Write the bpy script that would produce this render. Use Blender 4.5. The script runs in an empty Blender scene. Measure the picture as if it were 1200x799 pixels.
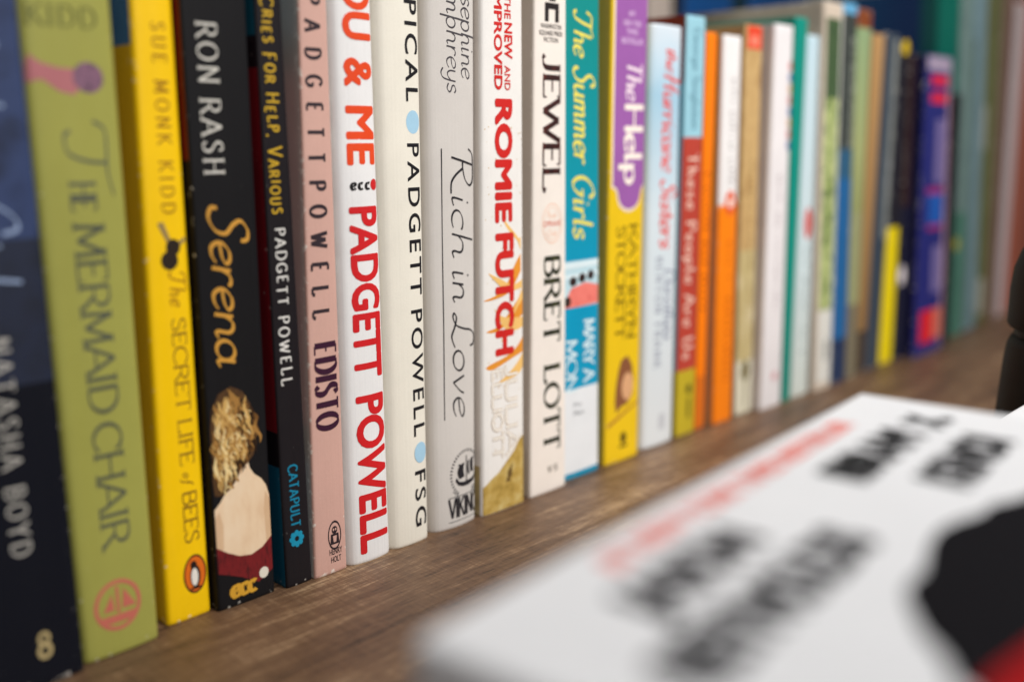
import bpy, bmesh, math, random
from mathutils import Vector, Matrix

sc = bpy.context.scene
CM = 0.01
PI = math.pi

# ------------------------------------------------------------------ camera
cam_data = bpy.data.cameras.new("camera")
cam = bpy.data.objects.new("camera", cam_data)
sc.collection.objects.link(cam)
sc.camera = cam
cam_data.sensor_width = 36.0
cam_data.sensor_fit = 'HORIZONTAL'
cam_data.lens = 35.0
cam_data.clip_start = 0.01
cam_data.clip_end = 50.0
RX = Vector((0.69047, -0.72335, -0.00474))
UX = Vector((0.14444, 0.13145, 0.98074))
FX = Vector((0.70880, 0.67786, -0.19524))
rot = Matrix((RX, UX, -FX)).transposed()
cam.matrix_world = Matrix.Translation((0.0, -0.286, 0.155)) @ rot.to_4x4()
cam_data.dof.use_dof = True
cam_data.dof.focus_distance = 0.371
cam_data.dof.aperture_fstop = 3.3
cam_data.dof.aperture_blades = 0

# ------------------------------------------------------------------ room light
world = bpy.data.worlds.new("World")
sc.world = world
world.use_nodes = True
bg = world.node_tree.nodes["Background"]
bg.inputs[0].default_value = (1.0, 0.99, 0.985, 1)
bg.inputs[1].default_value = 0.11

def lamp(name, loc, target, sx, sy, power, col, spread=180):
    d = bpy.data.lights.new(name, 'AREA')
    d.shape = 'RECTANGLE'
    d.size = sx
    d.size_y = sy
    d.energy = power
    d.color = col
    d.spread = math.radians(spread)
    o = bpy.data.objects.new(name, d)
    sc.collection.objects.link(o)
    o.location = loc
    o.rotation_euler = (Vector(target) - Vector(loc)).to_track_quat('-Z', 'Y').to_euler()
    return o

lamp("ceiling_lamp", (0.62, -0.62, 0.86), (0.42, -0.02, 0.09), 0.45, 0.35, 2.1, (1.0, 0.985, 0.96), 75)
lamp("room_lamp", (0.05, -1.25, 0.8), (0.42, 0.0, 0.1), 0.8, 0.8, 2.9, (1.0, 0.985, 0.97), 90)

sc.view_settings.view_transform = 'Standard'
sc.view_settings.look = 'None'
sc.view_settings.exposure = 0.02
sc.view_settings.gamma = 1.0

# ------------------------------------------------------------------ helpers
def lin(c):
    out = []
    for v in c[:3]:
        v = v / 255.0
        out.append(v / 12.92 if v <= 0.04045 else ((v + 0.055) / 1.055) ** 2.4)
    return (out[0], out[1], out[2], 1.0)

_mats = {}

def paper(col, rough=0.42, vary=0.06, wear=0.0, wearcol=(236, 230, 220), bump=0.09, spec=0.28):
    """printed, laminated paper: slight mottling, fine tooth, rubbed edges"""
    key = ('paper', tuple(col), rough, vary, wear, tuple(wearcol), bump, spec)
    if key in _mats:
        return _mats[key]
    m = bpy.data.materials.new("printed_paper")
    m.use_nodes = True
    nt = m.node_tree
    N, L = nt.nodes, nt.links
    b = N["Principled BSDF"]
    b.inputs["Roughness"].default_value = rough
    b.inputs["Specular IOR Level"].default_value = spec
    tc = N.new("ShaderNodeTexCoord")
    n1 = N.new("ShaderNodeTexNoise")
    n1.inputs["Scale"].default_value = 55
    n1.inputs["Detail"].default_value = 5
    n1.inputs["Roughness"].default_value = 0.6
    L.new(tc.outputs["Object"], n1.inputs["Vector"])
    n2 = N.new("ShaderNodeTexNoise")
    n2.inputs["Scale"].default_value = 2600
    n2.inputs["Detail"].default_value = 2
    L.new(tc.outputs["Object"], n2.inputs["Vector"])
    mx0 = N.new("ShaderNodeMix")
    mx0.data_type = 'FLOAT'
    mx0.inputs[0].default_value = 0.4
    L.new(n1.outputs[0], mx0.inputs[2])
    L.new(n2.outputs[0], mx0.inputs[3])
    mr = N.new("ShaderNodeMapRange")
    mr.inputs[1].default_value = 0.3
    mr.inputs[2].default_value = 0.7
    mr.inputs[3].default_value = 1.0 - vary * 1.3
    mr.inputs[4].default_value = 1.0 + vary * 0.7
    L.new(mx0.outputs[0], mr.inputs[0])
    mul = N.new("ShaderNodeMix")
    mul.data_type = 'RGBA'
    mul.blend_type = 'MULTIPLY'
    mul.inputs[0].default_value = 1.0
    mul.inputs[6].default_value = lin(col)
    L.new(mr.outputs[0], mul.inputs[7])
    last = mul.outputs[2]
    if wear > 0:
        at = N.new("ShaderNodeAttribute")
        at.attribute_name = "edge"
        n3 = N.new("ShaderNodeTexNoise")
        n3.inputs["Scale"].default_value = 420
        n3.inputs["Detail"].default_value = 4
        L.new(tc.outputs["Object"], n3.inputs["Vector"])
        ad = N.new("ShaderNodeMath")
        ad.operation = 'MULTIPLY_ADD'
        L.new(at.outputs["Fac"], ad.inputs[0])
        ad.inputs[1].default_value = 0.42 * wear
        L.new(n3.outputs[0], ad.inputs[2])
        r2 = N.new("ShaderNodeMapRange")
        r2.inputs[1].default_value = 0.74
        r2.inputs[2].default_value = 0.86
        r2.inputs[4].default_value = 0.75
        L.new(ad.outputs[0], r2.inputs[0])
        mw = N.new("ShaderNodeMix")
        mw.data_type = 'RGBA'
        L.new(r2.outputs[0], mw.inputs[0])
        L.new(last, mw.inputs[6])
        mw.inputs[7].default_value = lin(wearcol)
        last = mw.outputs[2]
    L.new(last, b.inputs["Base Color"])
    bp = N.new("ShaderNodeBump")
    bp.inputs["Strength"].default_value = bump
    bp.inputs["Distance"].default_value = 0.0004
    n4 = N.new("ShaderNodeTexNoise")
    n4.inputs["Scale"].default_value = 900
    n4.inputs["Detail"].default_value = 3
    L.new(tc.outputs["Object"], n4.inputs["Vector"])
    mpc = N.new("ShaderNodeMapping")
    mpc.inputs["Scale"].default_value = (900, 900, 9)
    L.new(tc.outputs["Object"], mpc.inputs[0])
    n5 = N.new("ShaderNodeTexNoise")
    n5.inputs["Scale"].default_value = 1
    n5.inputs["Detail"].default_value = 3
    L.new(mpc.outputs[0], n5.inputs["Vector"])
    adh = N.new("ShaderNodeMath")
    adh.operation = 'MULTIPLY_ADD'
    L.new(n5.outputs[0], adh.inputs[0])
    adh.inputs[1].default_value = 2.2
    L.new(n4.outputs[0], adh.inputs[2])
    L.new(adh.outputs[0], bp.inputs["Height"])
    rv = N.new("ShaderNodeMapRange")
    rv.inputs[1].default_value = 0.3
    rv.inputs[2].default_value = 0.7
    rv.inputs[3].default_value = rough - 0.08
    rv.inputs[4].default_value = rough + 0.1
    L.new(n5.outputs[0], rv.inputs[0])
    L.new(rv.outputs[0], b.inputs["Roughness"])
    L.new(bp.outputs[0], b.inputs["Normal"])
    _mats[key] = m
    return m

def mottled(cols, scale=120, stretch=(1, 1, 1), rough=0.5, detail=5):
    """a printed picture of several colours running into each other"""
    key = ('mot', tuple(cols), scale, stretch, rough, detail)
    if key in _mats:
        return _mats[key]
    m = bpy.data.materials.new("printed_picture")
    m.use_nodes = True
    nt = m.node_tree
    N, L = nt.nodes, nt.links
    b = N["Principled BSDF"]
    b.inputs["Roughness"].default_value = rough
    b.inputs["Specular IOR Level"].default_value = 0.4
    tc = N.new("ShaderNodeTexCoord")
    mp = N.new("ShaderNodeMapping")
    mp.inputs["Scale"].default_value = stretch
    L.new(tc.outputs["Object"], mp.inputs[0])
    n1 = N.new("ShaderNodeTexNoise")
    n1.inputs["Scale"].default_value = scale
    n1.inputs["Detail"].default_value = detail
    n1.inputs["Roughness"].default_value = 0.62
    L.new(mp.outputs[0], n1.inputs["Vector"])
    cr = N.new("ShaderNodeValToRGB")
    e = cr.color_ramp.elements
    k = len(cols)
    for i, c in enumerate(cols):
        p = 0.3 + 0.4 * i / max(1, k - 1)
        if i < 2:
            e[i].position = p
            e[i].color = lin(c)
        else:
            x = e.new(p)
            x.color = lin(c)
    L.new(n1.outputs[0], cr.inputs[0])
    L.new(cr.outputs[0], b.inputs["Base Color"])
    _mats[key] = m
    return m

def ramp_z(stops, rough=0.42):
    """cover ink that blends from one colour to another up the height (stops: height in cm, colour)"""
    key = ('rz', tuple(stops), rough)
    if key in _mats:
        return _mats[key]
    m = bpy.data.materials.new("graded_print")
    m.use_nodes = True
    nt = m.node_tree
    N, L = nt.nodes, nt.links
    b = N["Principled BSDF"]
    b.inputs["Roughness"].default_value = rough
    b.inputs["Specular IOR Level"].default_value = 0.4
    tc = N.new("ShaderNodeTexCoord")
    sp = N.new("ShaderNodeSeparateXYZ")
    L.new(tc.outputs["Object"], sp.inputs[0])
    n1 = N.new("ShaderNodeTexNoise")
    n1.inputs["Scale"].default_value = 90
    n1.inputs["Detail"].default_value = 5
    L.new(tc.outputs["Object"], n1.inputs["Vector"])
    ad = N.new("ShaderNodeMath")
    ad.operation = 'MULTIPLY_ADD'
    L.new(n1.outputs[0], ad.inputs[0])
    ad.inputs[1].default_value = 0.012
    L.new(sp.outputs["Z"], ad.inputs[2])
    z0, z1 = stops[0][0] * CM, stops[-1][0] * CM
    mr = N.new("ShaderNodeMapRange")
    mr.inputs[1].default_value = z0 + 0.006
    mr.inputs[2].default_value = z1 + 0.006
    L.new(ad.outputs[0], mr.inputs[0])
    cr = N.new("ShaderNodeValToRGB")
    e = cr.color_ramp.elements
    for i, (z, c) in enumerate(stops):
        p = (z * CM - z0) / (z1 - z0)
        if i == 0:
            e[0].position = p
            e[0].color = lin(c)
        elif i == len(stops) - 1:
            e[len(e) - 1].position = p
            e[len(e) - 1].color = lin(c)
        else:
            x = e.new(p)
            x.color = lin(c)
    L.new(mr.outputs[0], cr.inputs[0])
    L.new(cr.outputs[0], b.inputs["Base Color"])
    _mats[key] = m
    return m

def pages_mat():
    if 'pages' in _mats:
        return _mats['pages']
    m = bpy.data.materials.new("page_edges")
    m.use_nodes = True
    nt = m.node_tree
    N, L = nt.nodes, nt.links
    b = N["Principled BSDF"]
    b.inputs["Roughness"].default_value = 0.9
    b.inputs["Specular IOR Level"].default_value = 0.1
    tc = N.new("ShaderNodeTexCoord")
    mp = N.new("ShaderNodeMapping")
    mp.inputs["Scale"].default_value = (5000, 15, 15)
    L.new(tc.outputs["Object"], mp.inputs[0])
    n1 = N.new("ShaderNodeTexNoise")
    n1.inputs["Scale"].default_value = 1
    n1.inputs["Detail"].default_value = 2
    L.new(mp.outputs[0], n1.inputs["Vector"])
    cr = N.new("ShaderNodeValToRGB")
    cr.color_ramp.elements[0].position = 0.3
    cr.color_ramp.elements[0].color = lin((176, 160, 134))
    cr.color_ramp.elements[1].position = 0.7
    cr.color_ramp.elements[1].color = lin((222, 211, 190))
    L.new(n1.outputs[0], cr.inputs[0])
    L.new(cr.outputs[0], b.inputs["Base Color"])
    _mats['pages'] = m
    return m

def link(name, bm, mats, parent=None, smooth=False):
    me = bpy.data.meshes.new(name)
    bm.to_mesh(me)
    bm.free()
    for m in (mats if isinstance(mats, (list, tuple)) else [mats]):
        me.materials.append(m)
    if smooth:
        for p in me.polygons:
            p.use_smooth = True
    o = bpy.data.objects.new(name, me)
    sc.collection.objects.link(o)
    if parent is not None:
        o.parent = parent
    return o

def empty(name, loc, label, cat, group=None):
    o = bpy.data.objects.new(name, None)
    sc.collection.objects.link(o)
    o.location = loc
    o.empty_display_size = 0.02
    o['label'] = label
    o['category'] = cat
    if group:
        o['group'] = group
    return o

# ------------------------------------------------------------------ the shelf
def wood_mat():
    m = bpy.data.materials.new("brown_wood")
    m.use_nodes = True
    nt = m.node_tree
    N, L = nt.nodes, nt.links
    b = N["Principled BSDF"]
    tc = N.new("ShaderNodeTexCoord")
    def noise(scale, detail, rough=0.6, dist=0.0):
        mp = N.new("ShaderNodeMapping")
        mp.inputs["Scale"].default_value = scale
        mp.inputs["Rotation"].default_value = (0, 0, 0.02)
        L.new(tc.outputs["Object"], mp.inputs[0])
        n = N.new("ShaderNodeTexNoise")
        n.inputs["Scale"].default_value = 1
        n.inputs["Detail"].default_value = detail
        n.inputs["Roughness"].default_value = rough
        n.inputs["Distortion"].default_value = dist
        L.new(mp.outputs[0], n.inputs["Vector"])
        return n.outputs[0]
    big = noise((7, 75, 75), 6, 0.65, 0.5)
    fine = noise((40, 700, 700), 4, 0.7)
    saw = noise((1100, 60, 60), 3, 0.6)
    pore = noise((120, 2600, 2600), 3, 0.7)
    patch = noise((9, 14, 14), 3)
    def mixf(a, c, f):
        x = N.new("ShaderNodeMix")
        x.data_type = 'FLOAT'
        x.inputs[0].default_value = f
        L.new(a, x.inputs[2])
        L.new(c, x.inputs[3])
        return x.outputs[0]
    v = mixf(mixf(mixf(mixf(big, fine, 0.42), saw, 0.2), patch, 0.2), pore, 0.24)
    cr = N.new("ShaderNodeValToRGB")
    e = cr.color_ramp.elements
    e[0].position = 0.425
    e[0].color = lin((40, 32, 24))
    e[1].position = 0.585
    e[1].color = lin((172, 143, 111))
    x = e.new(0.46)
    x.color = lin((86, 62, 45))
    x = e.new(0.54)
    x.color = lin((116, 88, 64))
    L.new(v, cr.inputs[0])
    L.new(cr.outputs[0], b.inputs["Base Color"])
    rr = N.new("ShaderNodeMapRange")
    rr.inputs[3].default_value = 0.58
    rr.inputs[4].default_value = 0.34
    L.new(v, rr.inputs[0])
    L.new(rr.outputs[0], b.inputs["Roughness"])
    bp = N.new("ShaderNodeBump")
    bp.inputs["Strength"].default_value = 0.6
    bp.inputs["Distance"].default_value = 0.0008
    L.new(v, bp.inputs["Height"])
    L.new(bp.outputs[0], b.inputs["Normal"])
    return m

def box_bm(bm, x0, x1, y0, y1, z0, z1, bevel=0.0):
    vs = [bm.verts.new(p) for p in ((x0, y0, z0), (x1, y0, z0), (x1, y1, z0), (x0, y1, z0),
                                    (x0, y0, z1), (x1, y0, z1), (x1, y1, z1), (x0, y1, z1))]
    fs = [bm.faces.new([vs[i] for i in q]) for q in
          ((3, 2, 1, 0), (4, 5, 6, 7), (0, 1, 5, 4), (1, 2, 6, 5), (2, 3, 7, 6), (3, 0, 4, 7))]
    if bevel:
        es = set()
        for f in fs:
            es.update(f.edges)
        bmesh.ops.bevel(bm, geom=list(es), offset=bevel, segments=2, profile=0.5, affect='EDGES')

bm = bmesh.new()
box_bm(bm, -0.9, 2.6, -0.62, 0.45, -0.035, 0.0, 0.002)
shelf = link('shelf_board', bm, wood_mat())
shelf['kind'] = 'structure'

# ------------------------------------------------------------------ lettering
CAPS = {
'A': (.72, "L 0 0 .36 1|L .36 1 .72 0|L .13 .34 .59 .34", "0 0 .72 0"),
'B': (.62, "L .1 1 .1 0|L .1 1 .32 1|a .32 .76 .22 .24 90 -90|L .1 .52 .34 .52|a .34 .26 .26 .26 90 -90|L .34 0 .1 0", ""),
'C': (.7, "a .4 .5 .36 .5 42 318", ""),
'D': (.74, "L .1 1 .1 0|L .1 1 .3 1|a .3 .5 .4 .5 90 -90|L .3 0 .1 0", ""),
'E': (.58, "L .1 1 .1 0|L .1 1 .52 1|L .1 .52 .42 .52|L .1 0 .54 0", ".1 0 .1 1"),
'F': (.54, "L .1 1 .1 0|L .1 1 .5 1|L .1 .52 .4 .52", ".1 0 .1 1"),
'G': (.74, "a .4 .5 .36 .5 42 330|L .7 .42 .7 .1|L .46 .42 .74 .42", ""),
'H': (.74, "L .1 1 .1 0|L .64 1 .64 0|L .1 .52 .64 .52", ".1 0 .1 1 .64 0 .64 1"),
'I': (.26, "L .13 1 .13 0", ".13 0 .13 1"),
'J': (.42, "c .3 1 .3 .25 .24 .02 .1 -.04 .02 .06", ".3 1"),
'K': (.68, "L .1 1 .1 0|L .1 .42 .6 1|L .27 .6 .66 0", ".1 0 .1 1 .6 1 .66 0"),
'L': (.56, "L .1 1 .1 0|L .1 0 .52 0|L .52 0 .54 .16", ".1 0 .1 1"),
'M': (.88, "L .1 0 .14 1|L .14 1 .44 .1|L .44 .1 .74 1|L .74 1 .78 0", ".1 0 .14 1 .74 1 .78 0"),
'N': (.76, "L .1 0 .1 1|L .1 1 .66 0|L .66 0 .66 1", ".1 0 .66 1"),
'O': (.78, "a .39 .5 .35 .5 0 360", ""),
'P': (.58, "L .1 1 .1 0|L .1 1 .32 1|a .32 .74 .24 .26 90 -90|L .32 .48 .1 .48", ".1 0"),
'Q': (.78, "a .39 .5 .35 .5 0 360|L .45 .2 .74 -.12", ""),
'R': (.66, "L .1 1 .1 0|L .1 1 .32 1|a .32 .74 .24 .26 90 -90|L .32 .48 .1 .48|L .34 .48 .66 0", ".1 0 .66 0"),
'S': (.54, "c .46 .86 .34 .99 .18 .98 .08 .84 .1 .68 .26 .54 .42 .42 .48 .24 .4 .05 .22 0 .06 .12", ""),
'T': (.64, "L .32 1 .32 0|L .03 1 .61 1", ".32 0"),
'U': (.74, "c .1 1 .1 .3 .16 .08 .36 0 .56 .08 .63 .3 .63 1", ".1 1 .63 1"),
'V': (.7, "L .02 1 .35 0|L .35 0 .68 1", ".02 1 .68 1"),
'W': (.98, "L .02 1 .27 0|L .27 0 .49 .9|L .49 .9 .71 0|L .71 0 .96 1", ".02 1 .49 .9 .96 1"),
'X': (.68, "L .04 1 .64 0|L .62 1 .04 0", ".04 1 .64 0 .62 1 .04 0"),
'Y': (.66, "L .02 1 .33 .48|L .64 1 .33 .48|L .33 .48 .33 0", ".02 1 .64 1 .33 0"),
'Z': (.6, "L .06 1 .56 1|L .56 1 .04 0|L .04 0 .58 0", ""),
'&': (.78, "c .74 .4 .6 .1 .4 0 .16 .04 .08 .24 .22 .44 .46 .64 .5 .84 .36 1 .22 .86 .26 .66 .5 .3 .76 0", ""),
'#': (.6, "L .2 1 .12 0|L .46 1 .38 0|L .04 .66 .58 .66|L .02 .34 .54 .34", ""),
'1': (.34, "L .2 1 .2 0|L .04 .82 .2 1", ".2 0"),
',': (.22, "L .12 .06 .06 -.16", ""),
'.': (.22, "L .1 .06 .1 0", ""),
':': (.26, "L .12 .56 .12 .48|L .12 .14 .12 .06", ""),
' ': (.32, "", ""),
'a': (.56, "a .22 .25 .19 .25 0 360|c .42 .5 .42 .14 .46 .02 .56 .08", ""),
'b': (.54, "L .08 1 .08 0|a .27 .25 .19 .25 0 360", ""),
'c': (.46, "a .26 .25 .21 .25 45 315", ""),
'd': (.56, "a .23 .25 .19 .25 0 360|c .43 1 .43 .14 .47 .02 .56 .08", ""),
'e': (.48, "c .06 .24 .3 .28 .43 .38 .36 .49 .2 .49 .07 .34 .07 .16 .18 .01 .34 .02 .45 .12", ""),
'f': (.38, "c .46 .9 .36 1 .24 .9 .2 .66 .16 -.1 .06 -.28 -.06 -.24|L .04 .5 .38 .5", ""),
'g': (.54, "a .23 .25 .19 .25 0 360|c .43 .5 .43 0 .38 -.24 .2 -.32 .04 -.22", ""),
'h': (.54, "L .08 1 .08 0|c .08 .26 .18 .47 .32 .48 .4 .36 .4 .12 .44 .02 .54 .08", ""),
'i': (.28, "c .1 .5 .1 .12 .14 .02 .26 .08|L .11 .7 .12 .76", ""),
'j': (.26, "c .14 .5 .14 -.1 .08 -.28 -.08 -.28|L .14 .7 .15 .76", ""),
'k': (.5, "L .08 1 .08 0|L .08 .22 .38 .5|c .18 .3 .36 .04 .5 .06", ""),
'l': (.28, "c .1 1 .1 .14 .14 .02 .26 .08", ""),
'm': (.78, "L .08 .5 .08 0|c .08 .26 .16 .47 .27 .48 .34 .36 .34 0|c .34 .26 .42 .47 .54 .48 .6 .36 .6 .12 .64 .02 .76 .08", ""),
'n': (.54, "L .08 .5 .08 0|c .08 .26 .18 .47 .32 .48 .4 .36 .4 .12 .44 .02 .54 .08", ""),
'o': (.5, "a .25 .25 .2 .25 0 360", ""),
'p': (.54, "L .08 .52 .08 -.34|a .27 .25 .19 .25 0 360", ""),
'q': (.54, "a .23 .25 .19 .25 0 360|L .43 .5 .43 -.34", ""),
'r': (.4, "L .08 .5 .08 0|c .08 .24 .16 .45 .28 .5 .38 .44", ""),
's': (.42, "c .36 .42 .24 .5 .1 .42 .12 .3 .3 .21 .35 .1 .22 0 .04 .08", ""),
't': (.36, "c .16 .78 .16 .14 .22 .02 .36 .08|L .02 .5 .34 .5", ""),
'u': (.56, "c .08 .5 .08 .14 .16 .02 .28 .04 .4 .2|c .42 .5 .42 .14 .46 .02 .56 .08", ""),
'v': (.46, "L .04 .5 .22 0|c .22 0 .36 .3 .4 .5", ""),
'w': (.66, "L .04 .5 .18 0|L .18 0 .32 .5|L .32 .5 .46 0|c .46 0 .58 .3 .62 .5", ""),
'x': (.48, "L .04 .5 .44 0|L .42 .5 .04 0", ""),
'y': (.5, "c .06 .5 .07 .2 .16 .04 .3 .06 .42 .22|c .43 .5 .42 0 .36 -.24 .2 -.32 .02 -.22", ""),
'z': (.46, "L .06 .5 .4 .5|L .4 .5 .06 0|L .06 0 .42 0", ""),
# swash capitals
'\x01': (.86, "L .2 1 .2 0|c -.08 .78 .0 .98 .24 1.02 .5 1 .62 .84 .54 .62 .34 .5 .2 .5|c .34 .5 .5 .2 .68 .0 .9 -.02", ""),     # R
'\x02': (.7, "c .6 .84 .54 1.02 .38 1.06 .28 .86 .28 .5 .24 .14 .1 .0 .01 .06 .1 .15 .3 .06 .5 -.06 .7 .08", ""),                                # L
'\x03': (.8, "c -.06 .7 .04 .98 .3 1.0 .56 .98 .84 1.1|c .44 1 .42 .5 .32 .06 .12 0 .06 .14", ""),                            # T
'\x04': (.62, "c .56 .84 .5 1.02 .32 1.04 .18 .86 .28 .64 .48 .42 .46 .14 .26 -.02 .06 .06 .04 .22", ""),                      # S
'\x05': (.8, "c .68 .8 .54 1.02 .3 .96 .1 .66 .1 .3 .28 0 .5 .02 .64 .26 .66 .46|L .46 .44 .74 .46", ""),                      # G
'\x06': (.9, "c .1 .98 .26 1.06 .24 .6 .2 0|c .84 1.06 .7 .9 .66 .4 .68 0|L .1 .5 .78 .54", ""),                                # H
}

ARMS = {'E': ((.52, 1, -1), (.54, 0, 1)), 'F': ((.5, 1, -1),), 'T': ((.04, 1, -1), (.6, 1, -1)), 'L': ((.52, 0, 1),), 'Z': ((.08, 1, -1), (.56, 0, 1)),
        'C': ((.66, .84, -.6),), 'G': ((.67, .84, -.6),), 'S': ((.45, .84, -.5), (.07, .14, .5))}

def _glyph(ch):
    adv, st, serif = CAPS[ch]
    out = []
    for s in st.split('|'):
        if not s:
            continue
        t = s.split()
        n = [float(v) for v in t[1:]]
        if t[0] == 'L':
            p = [(n[0], n[1]), (n[2], n[3])]
            out.append((p, False))
        elif t[0] == 'a':
            cx, cy, rx, ry, a0, a1 = n
            k = max(8, int(abs(a1 - a0) / 11))
            p = []
            for i in range(k + 1):
                a = math.radians(a0 + (a1 - a0) * i / k)
                p.append((cx + rx * math.cos(a), cy + ry * math.sin(a)))
            out.append((p, abs(a1 - a0) >= 359))
        else:
            q = [(n[i], n[i + 1]) for i in range(0, len(n), 2)]
            q = [q[0]] + q + [q[-1]]
            p = []
            for i in range(1, len(q) - 2):
                p0, p1, p2, p3 = q[i - 1], q[i], q[i + 1], q[i + 2]
                for j in range(6):
                    u = j / 6.0
                    p.append(tuple(0.5 * (2 * p1[d] + (p2[d] - p0[d]) * u + (2 * p0[d] - 5 * p1[d] + 4 * p2[d] - p3[d]) * u * u
                                          + (3 * p1[d] - p0[d] - 3 * p2[d] + p3[d]) * u ** 3) for d in (0, 1)))
            p.append(q[-2])
            out.append((p, False))
    sv = [float(v) for v in serif.split()]
    return adv, out, [(sv[i], sv[i + 1]) for i in range(0, len(sv), 2)]

def ribbon(faces, pts, closed, W, thin, nib):
    n = len(pts)
    if n < 2:
        return
    L, R = [], []
    for i in range(n):
        if closed:
            a, b = pts[(i - 1) % (n - 1)], pts[(i + 1) % (n - 1)]
        else:
            a, b = pts[max(0, i - 1)], pts[min(n - 1, i + 1)]
        dx, dy = b[0] - a[0], b[1] - a[1]
        l = math.hypot(dx, dy) or 1e-9
        dx, dy = dx / l, dy / l
        ang = math.atan2(dy, dx)
        w = 0.5 * (thin + (W - thin) * abs(math.sin(ang - nib)))
        L.append((pts[i][0] - dy * w, pts[i][1] + dx * w))
        R.append((pts[i][0] + dy * w, pts[i][1] - dx * w))
    for i in range(n - 1):
        faces.append([L[i], R[i], R[i + 1], L[i + 1]])

def subdivide_line(p, k=5):
    if len(p) != 2:
        return p
    return [(p[0][0] + (p[1][0] - p[0][0]) * i / k, p[0][1] + (p[1][1] - p[0][1]) * i / k) for i in range(k + 1)]

def stroke_text(s, length, height, W=.13, thin=.05, nib=25, slant=0.0, track=0.0, serif=0.0, jitter=0.0, cond=1.0, fit=False, small=1.0):
    """polygons of a line of lettering, run along +x from 0 to length, capitals height tall"""
    rnd = random.Random(len(s) * 7 + 3)
    x = 0.0
    items = []
    first = True
    for ch in s:
        adv, strokes, sv = _glyph(ch)
        q = 1.0 if first else small
        if q != 1.0:
            strokes = [([(a * q, b * q) for a, b in p], c) for p, c in strokes]
            sv = [(a * q, b * q) for a, b in sv]
            adv *= q
        first = ch == ' '
        items.append((x, strokes, sv, ARMS.get(ch, ()) if q == 1.0 else ()))
        x += adv + track
    total = x - track
    kx = length / total
    kw = 1.0
    if not fit and kx > height * cond and len(s) > 1:
        # letters keep their own width, the rest of the run becomes letter spacing
        kx = height * cond
        extra = (length - total * kx) / (len(s) - 1) / kx
        items = [(x0 + i * extra, st, sv, ar) for i, (x0, st, sv, ar) in enumerate(items)]
    elif kx < height:
        kw = max(.45, kx / height)
    W, thin = W * kw, thin * max(kw, .75)
    groups = []
    nibr = math.radians(nib)
    for x0, strokes, sv, arms in items:
        jy = rnd.uniform(-jitter, jitter)
        js = 1 + rnd.uniform(-jitter, jitter)
        for p, closed in strokes:
            q = [((x0 + a + slant * b / 1.0) * kx, (b * js + jy) * height) for a, b in subdivide_line(p)]
            f = []
            ribbon(f, q, closed, W * height, thin * height, nibr)
            groups.append(f)
        if serif:
            for a, b, up in arms:
                cx, cy = (x0 + a + slant * b) * kx, b * height
                l, t = serif * 1.25 * height * up, max(thin, .06) * height * .55
                groups.append([[(cx - t, cy), (cx + t, cy), (cx + t * .7, cy + l), (cx - t * .7, cy + l)]])
            for a, b in sv:
                cx, cy = (x0 + a + slant * b) * kx, (b * js + jy) * height
                l, t = serif * height * kw, max(thin, .05) * height * .5
                s_ = 1 if b > .5 else -1
                groups.append([[(cx - l, cy - t), (cx + l, cy - t), (cx + l, cy + t), (cx - l, cy + t)]])
    return groups

def sans_text(s, length, height, bold=0.0, track=1.0):
    c = bpy.data.curves.new("lettering", 'FONT')
    c.body = s
    c.size = 1.0
    c.space_character = track
    c.resolution_u = 4
    o = bpy.data.objects.new("lettering", c)
    sc.collection.objects.link(o)
    dg = bpy.context.evaluated_depsgraph_get()
    dg.update()
    me = o.evaluated_get(dg).to_mesh()
    vs = [(v.co.x, v.co.y) for v in me.vertices]
    fs = [list(p.vertices) for p in me.polygons]
    o.evaluated_get(dg).to_mesh_clear()
    bpy.data.objects.remove(o)
    bpy.data.curves.remove(c)
    x0 = min(v[0] for v in vs)
    x1 = max(v[0] for v in vs)
    caps = 0.7273 + 2 * bold
    kx, ky = length / (x1 - x0 + 2 * bold), height / caps
    offs = [(0, 0)]
    if bold:
        offs += [(bold * math.cos(k * PI / 4), bold * math.sin(k * PI / 4)) for k in range(8)]
        offs += [(bold * .5, bold * .5), (-bold * .5, -bold * .5)]
    return [[[((vs[i][0] - x0 + ox + bold) * kx, (vs[i][1] + oy + bold) * ky) for i in f] for f in fs] for ox, oy in offs]

def ellipse(cx, cy, rx, ry, a0=0, a1=360, n=28):
    return [(cx + rx * math.cos(math.radians(a0 + (a1 - a0) * i / n)), cy + ry * math.sin(math.radians(a0 + (a1 - a0) * i / n)))
            for i in range(n if a1 - a0 >= 360 else n + 1)]

# ------------------------------------------------------------------ books
class Book:
    pass

ROW = "books standing upright in the row"

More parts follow.
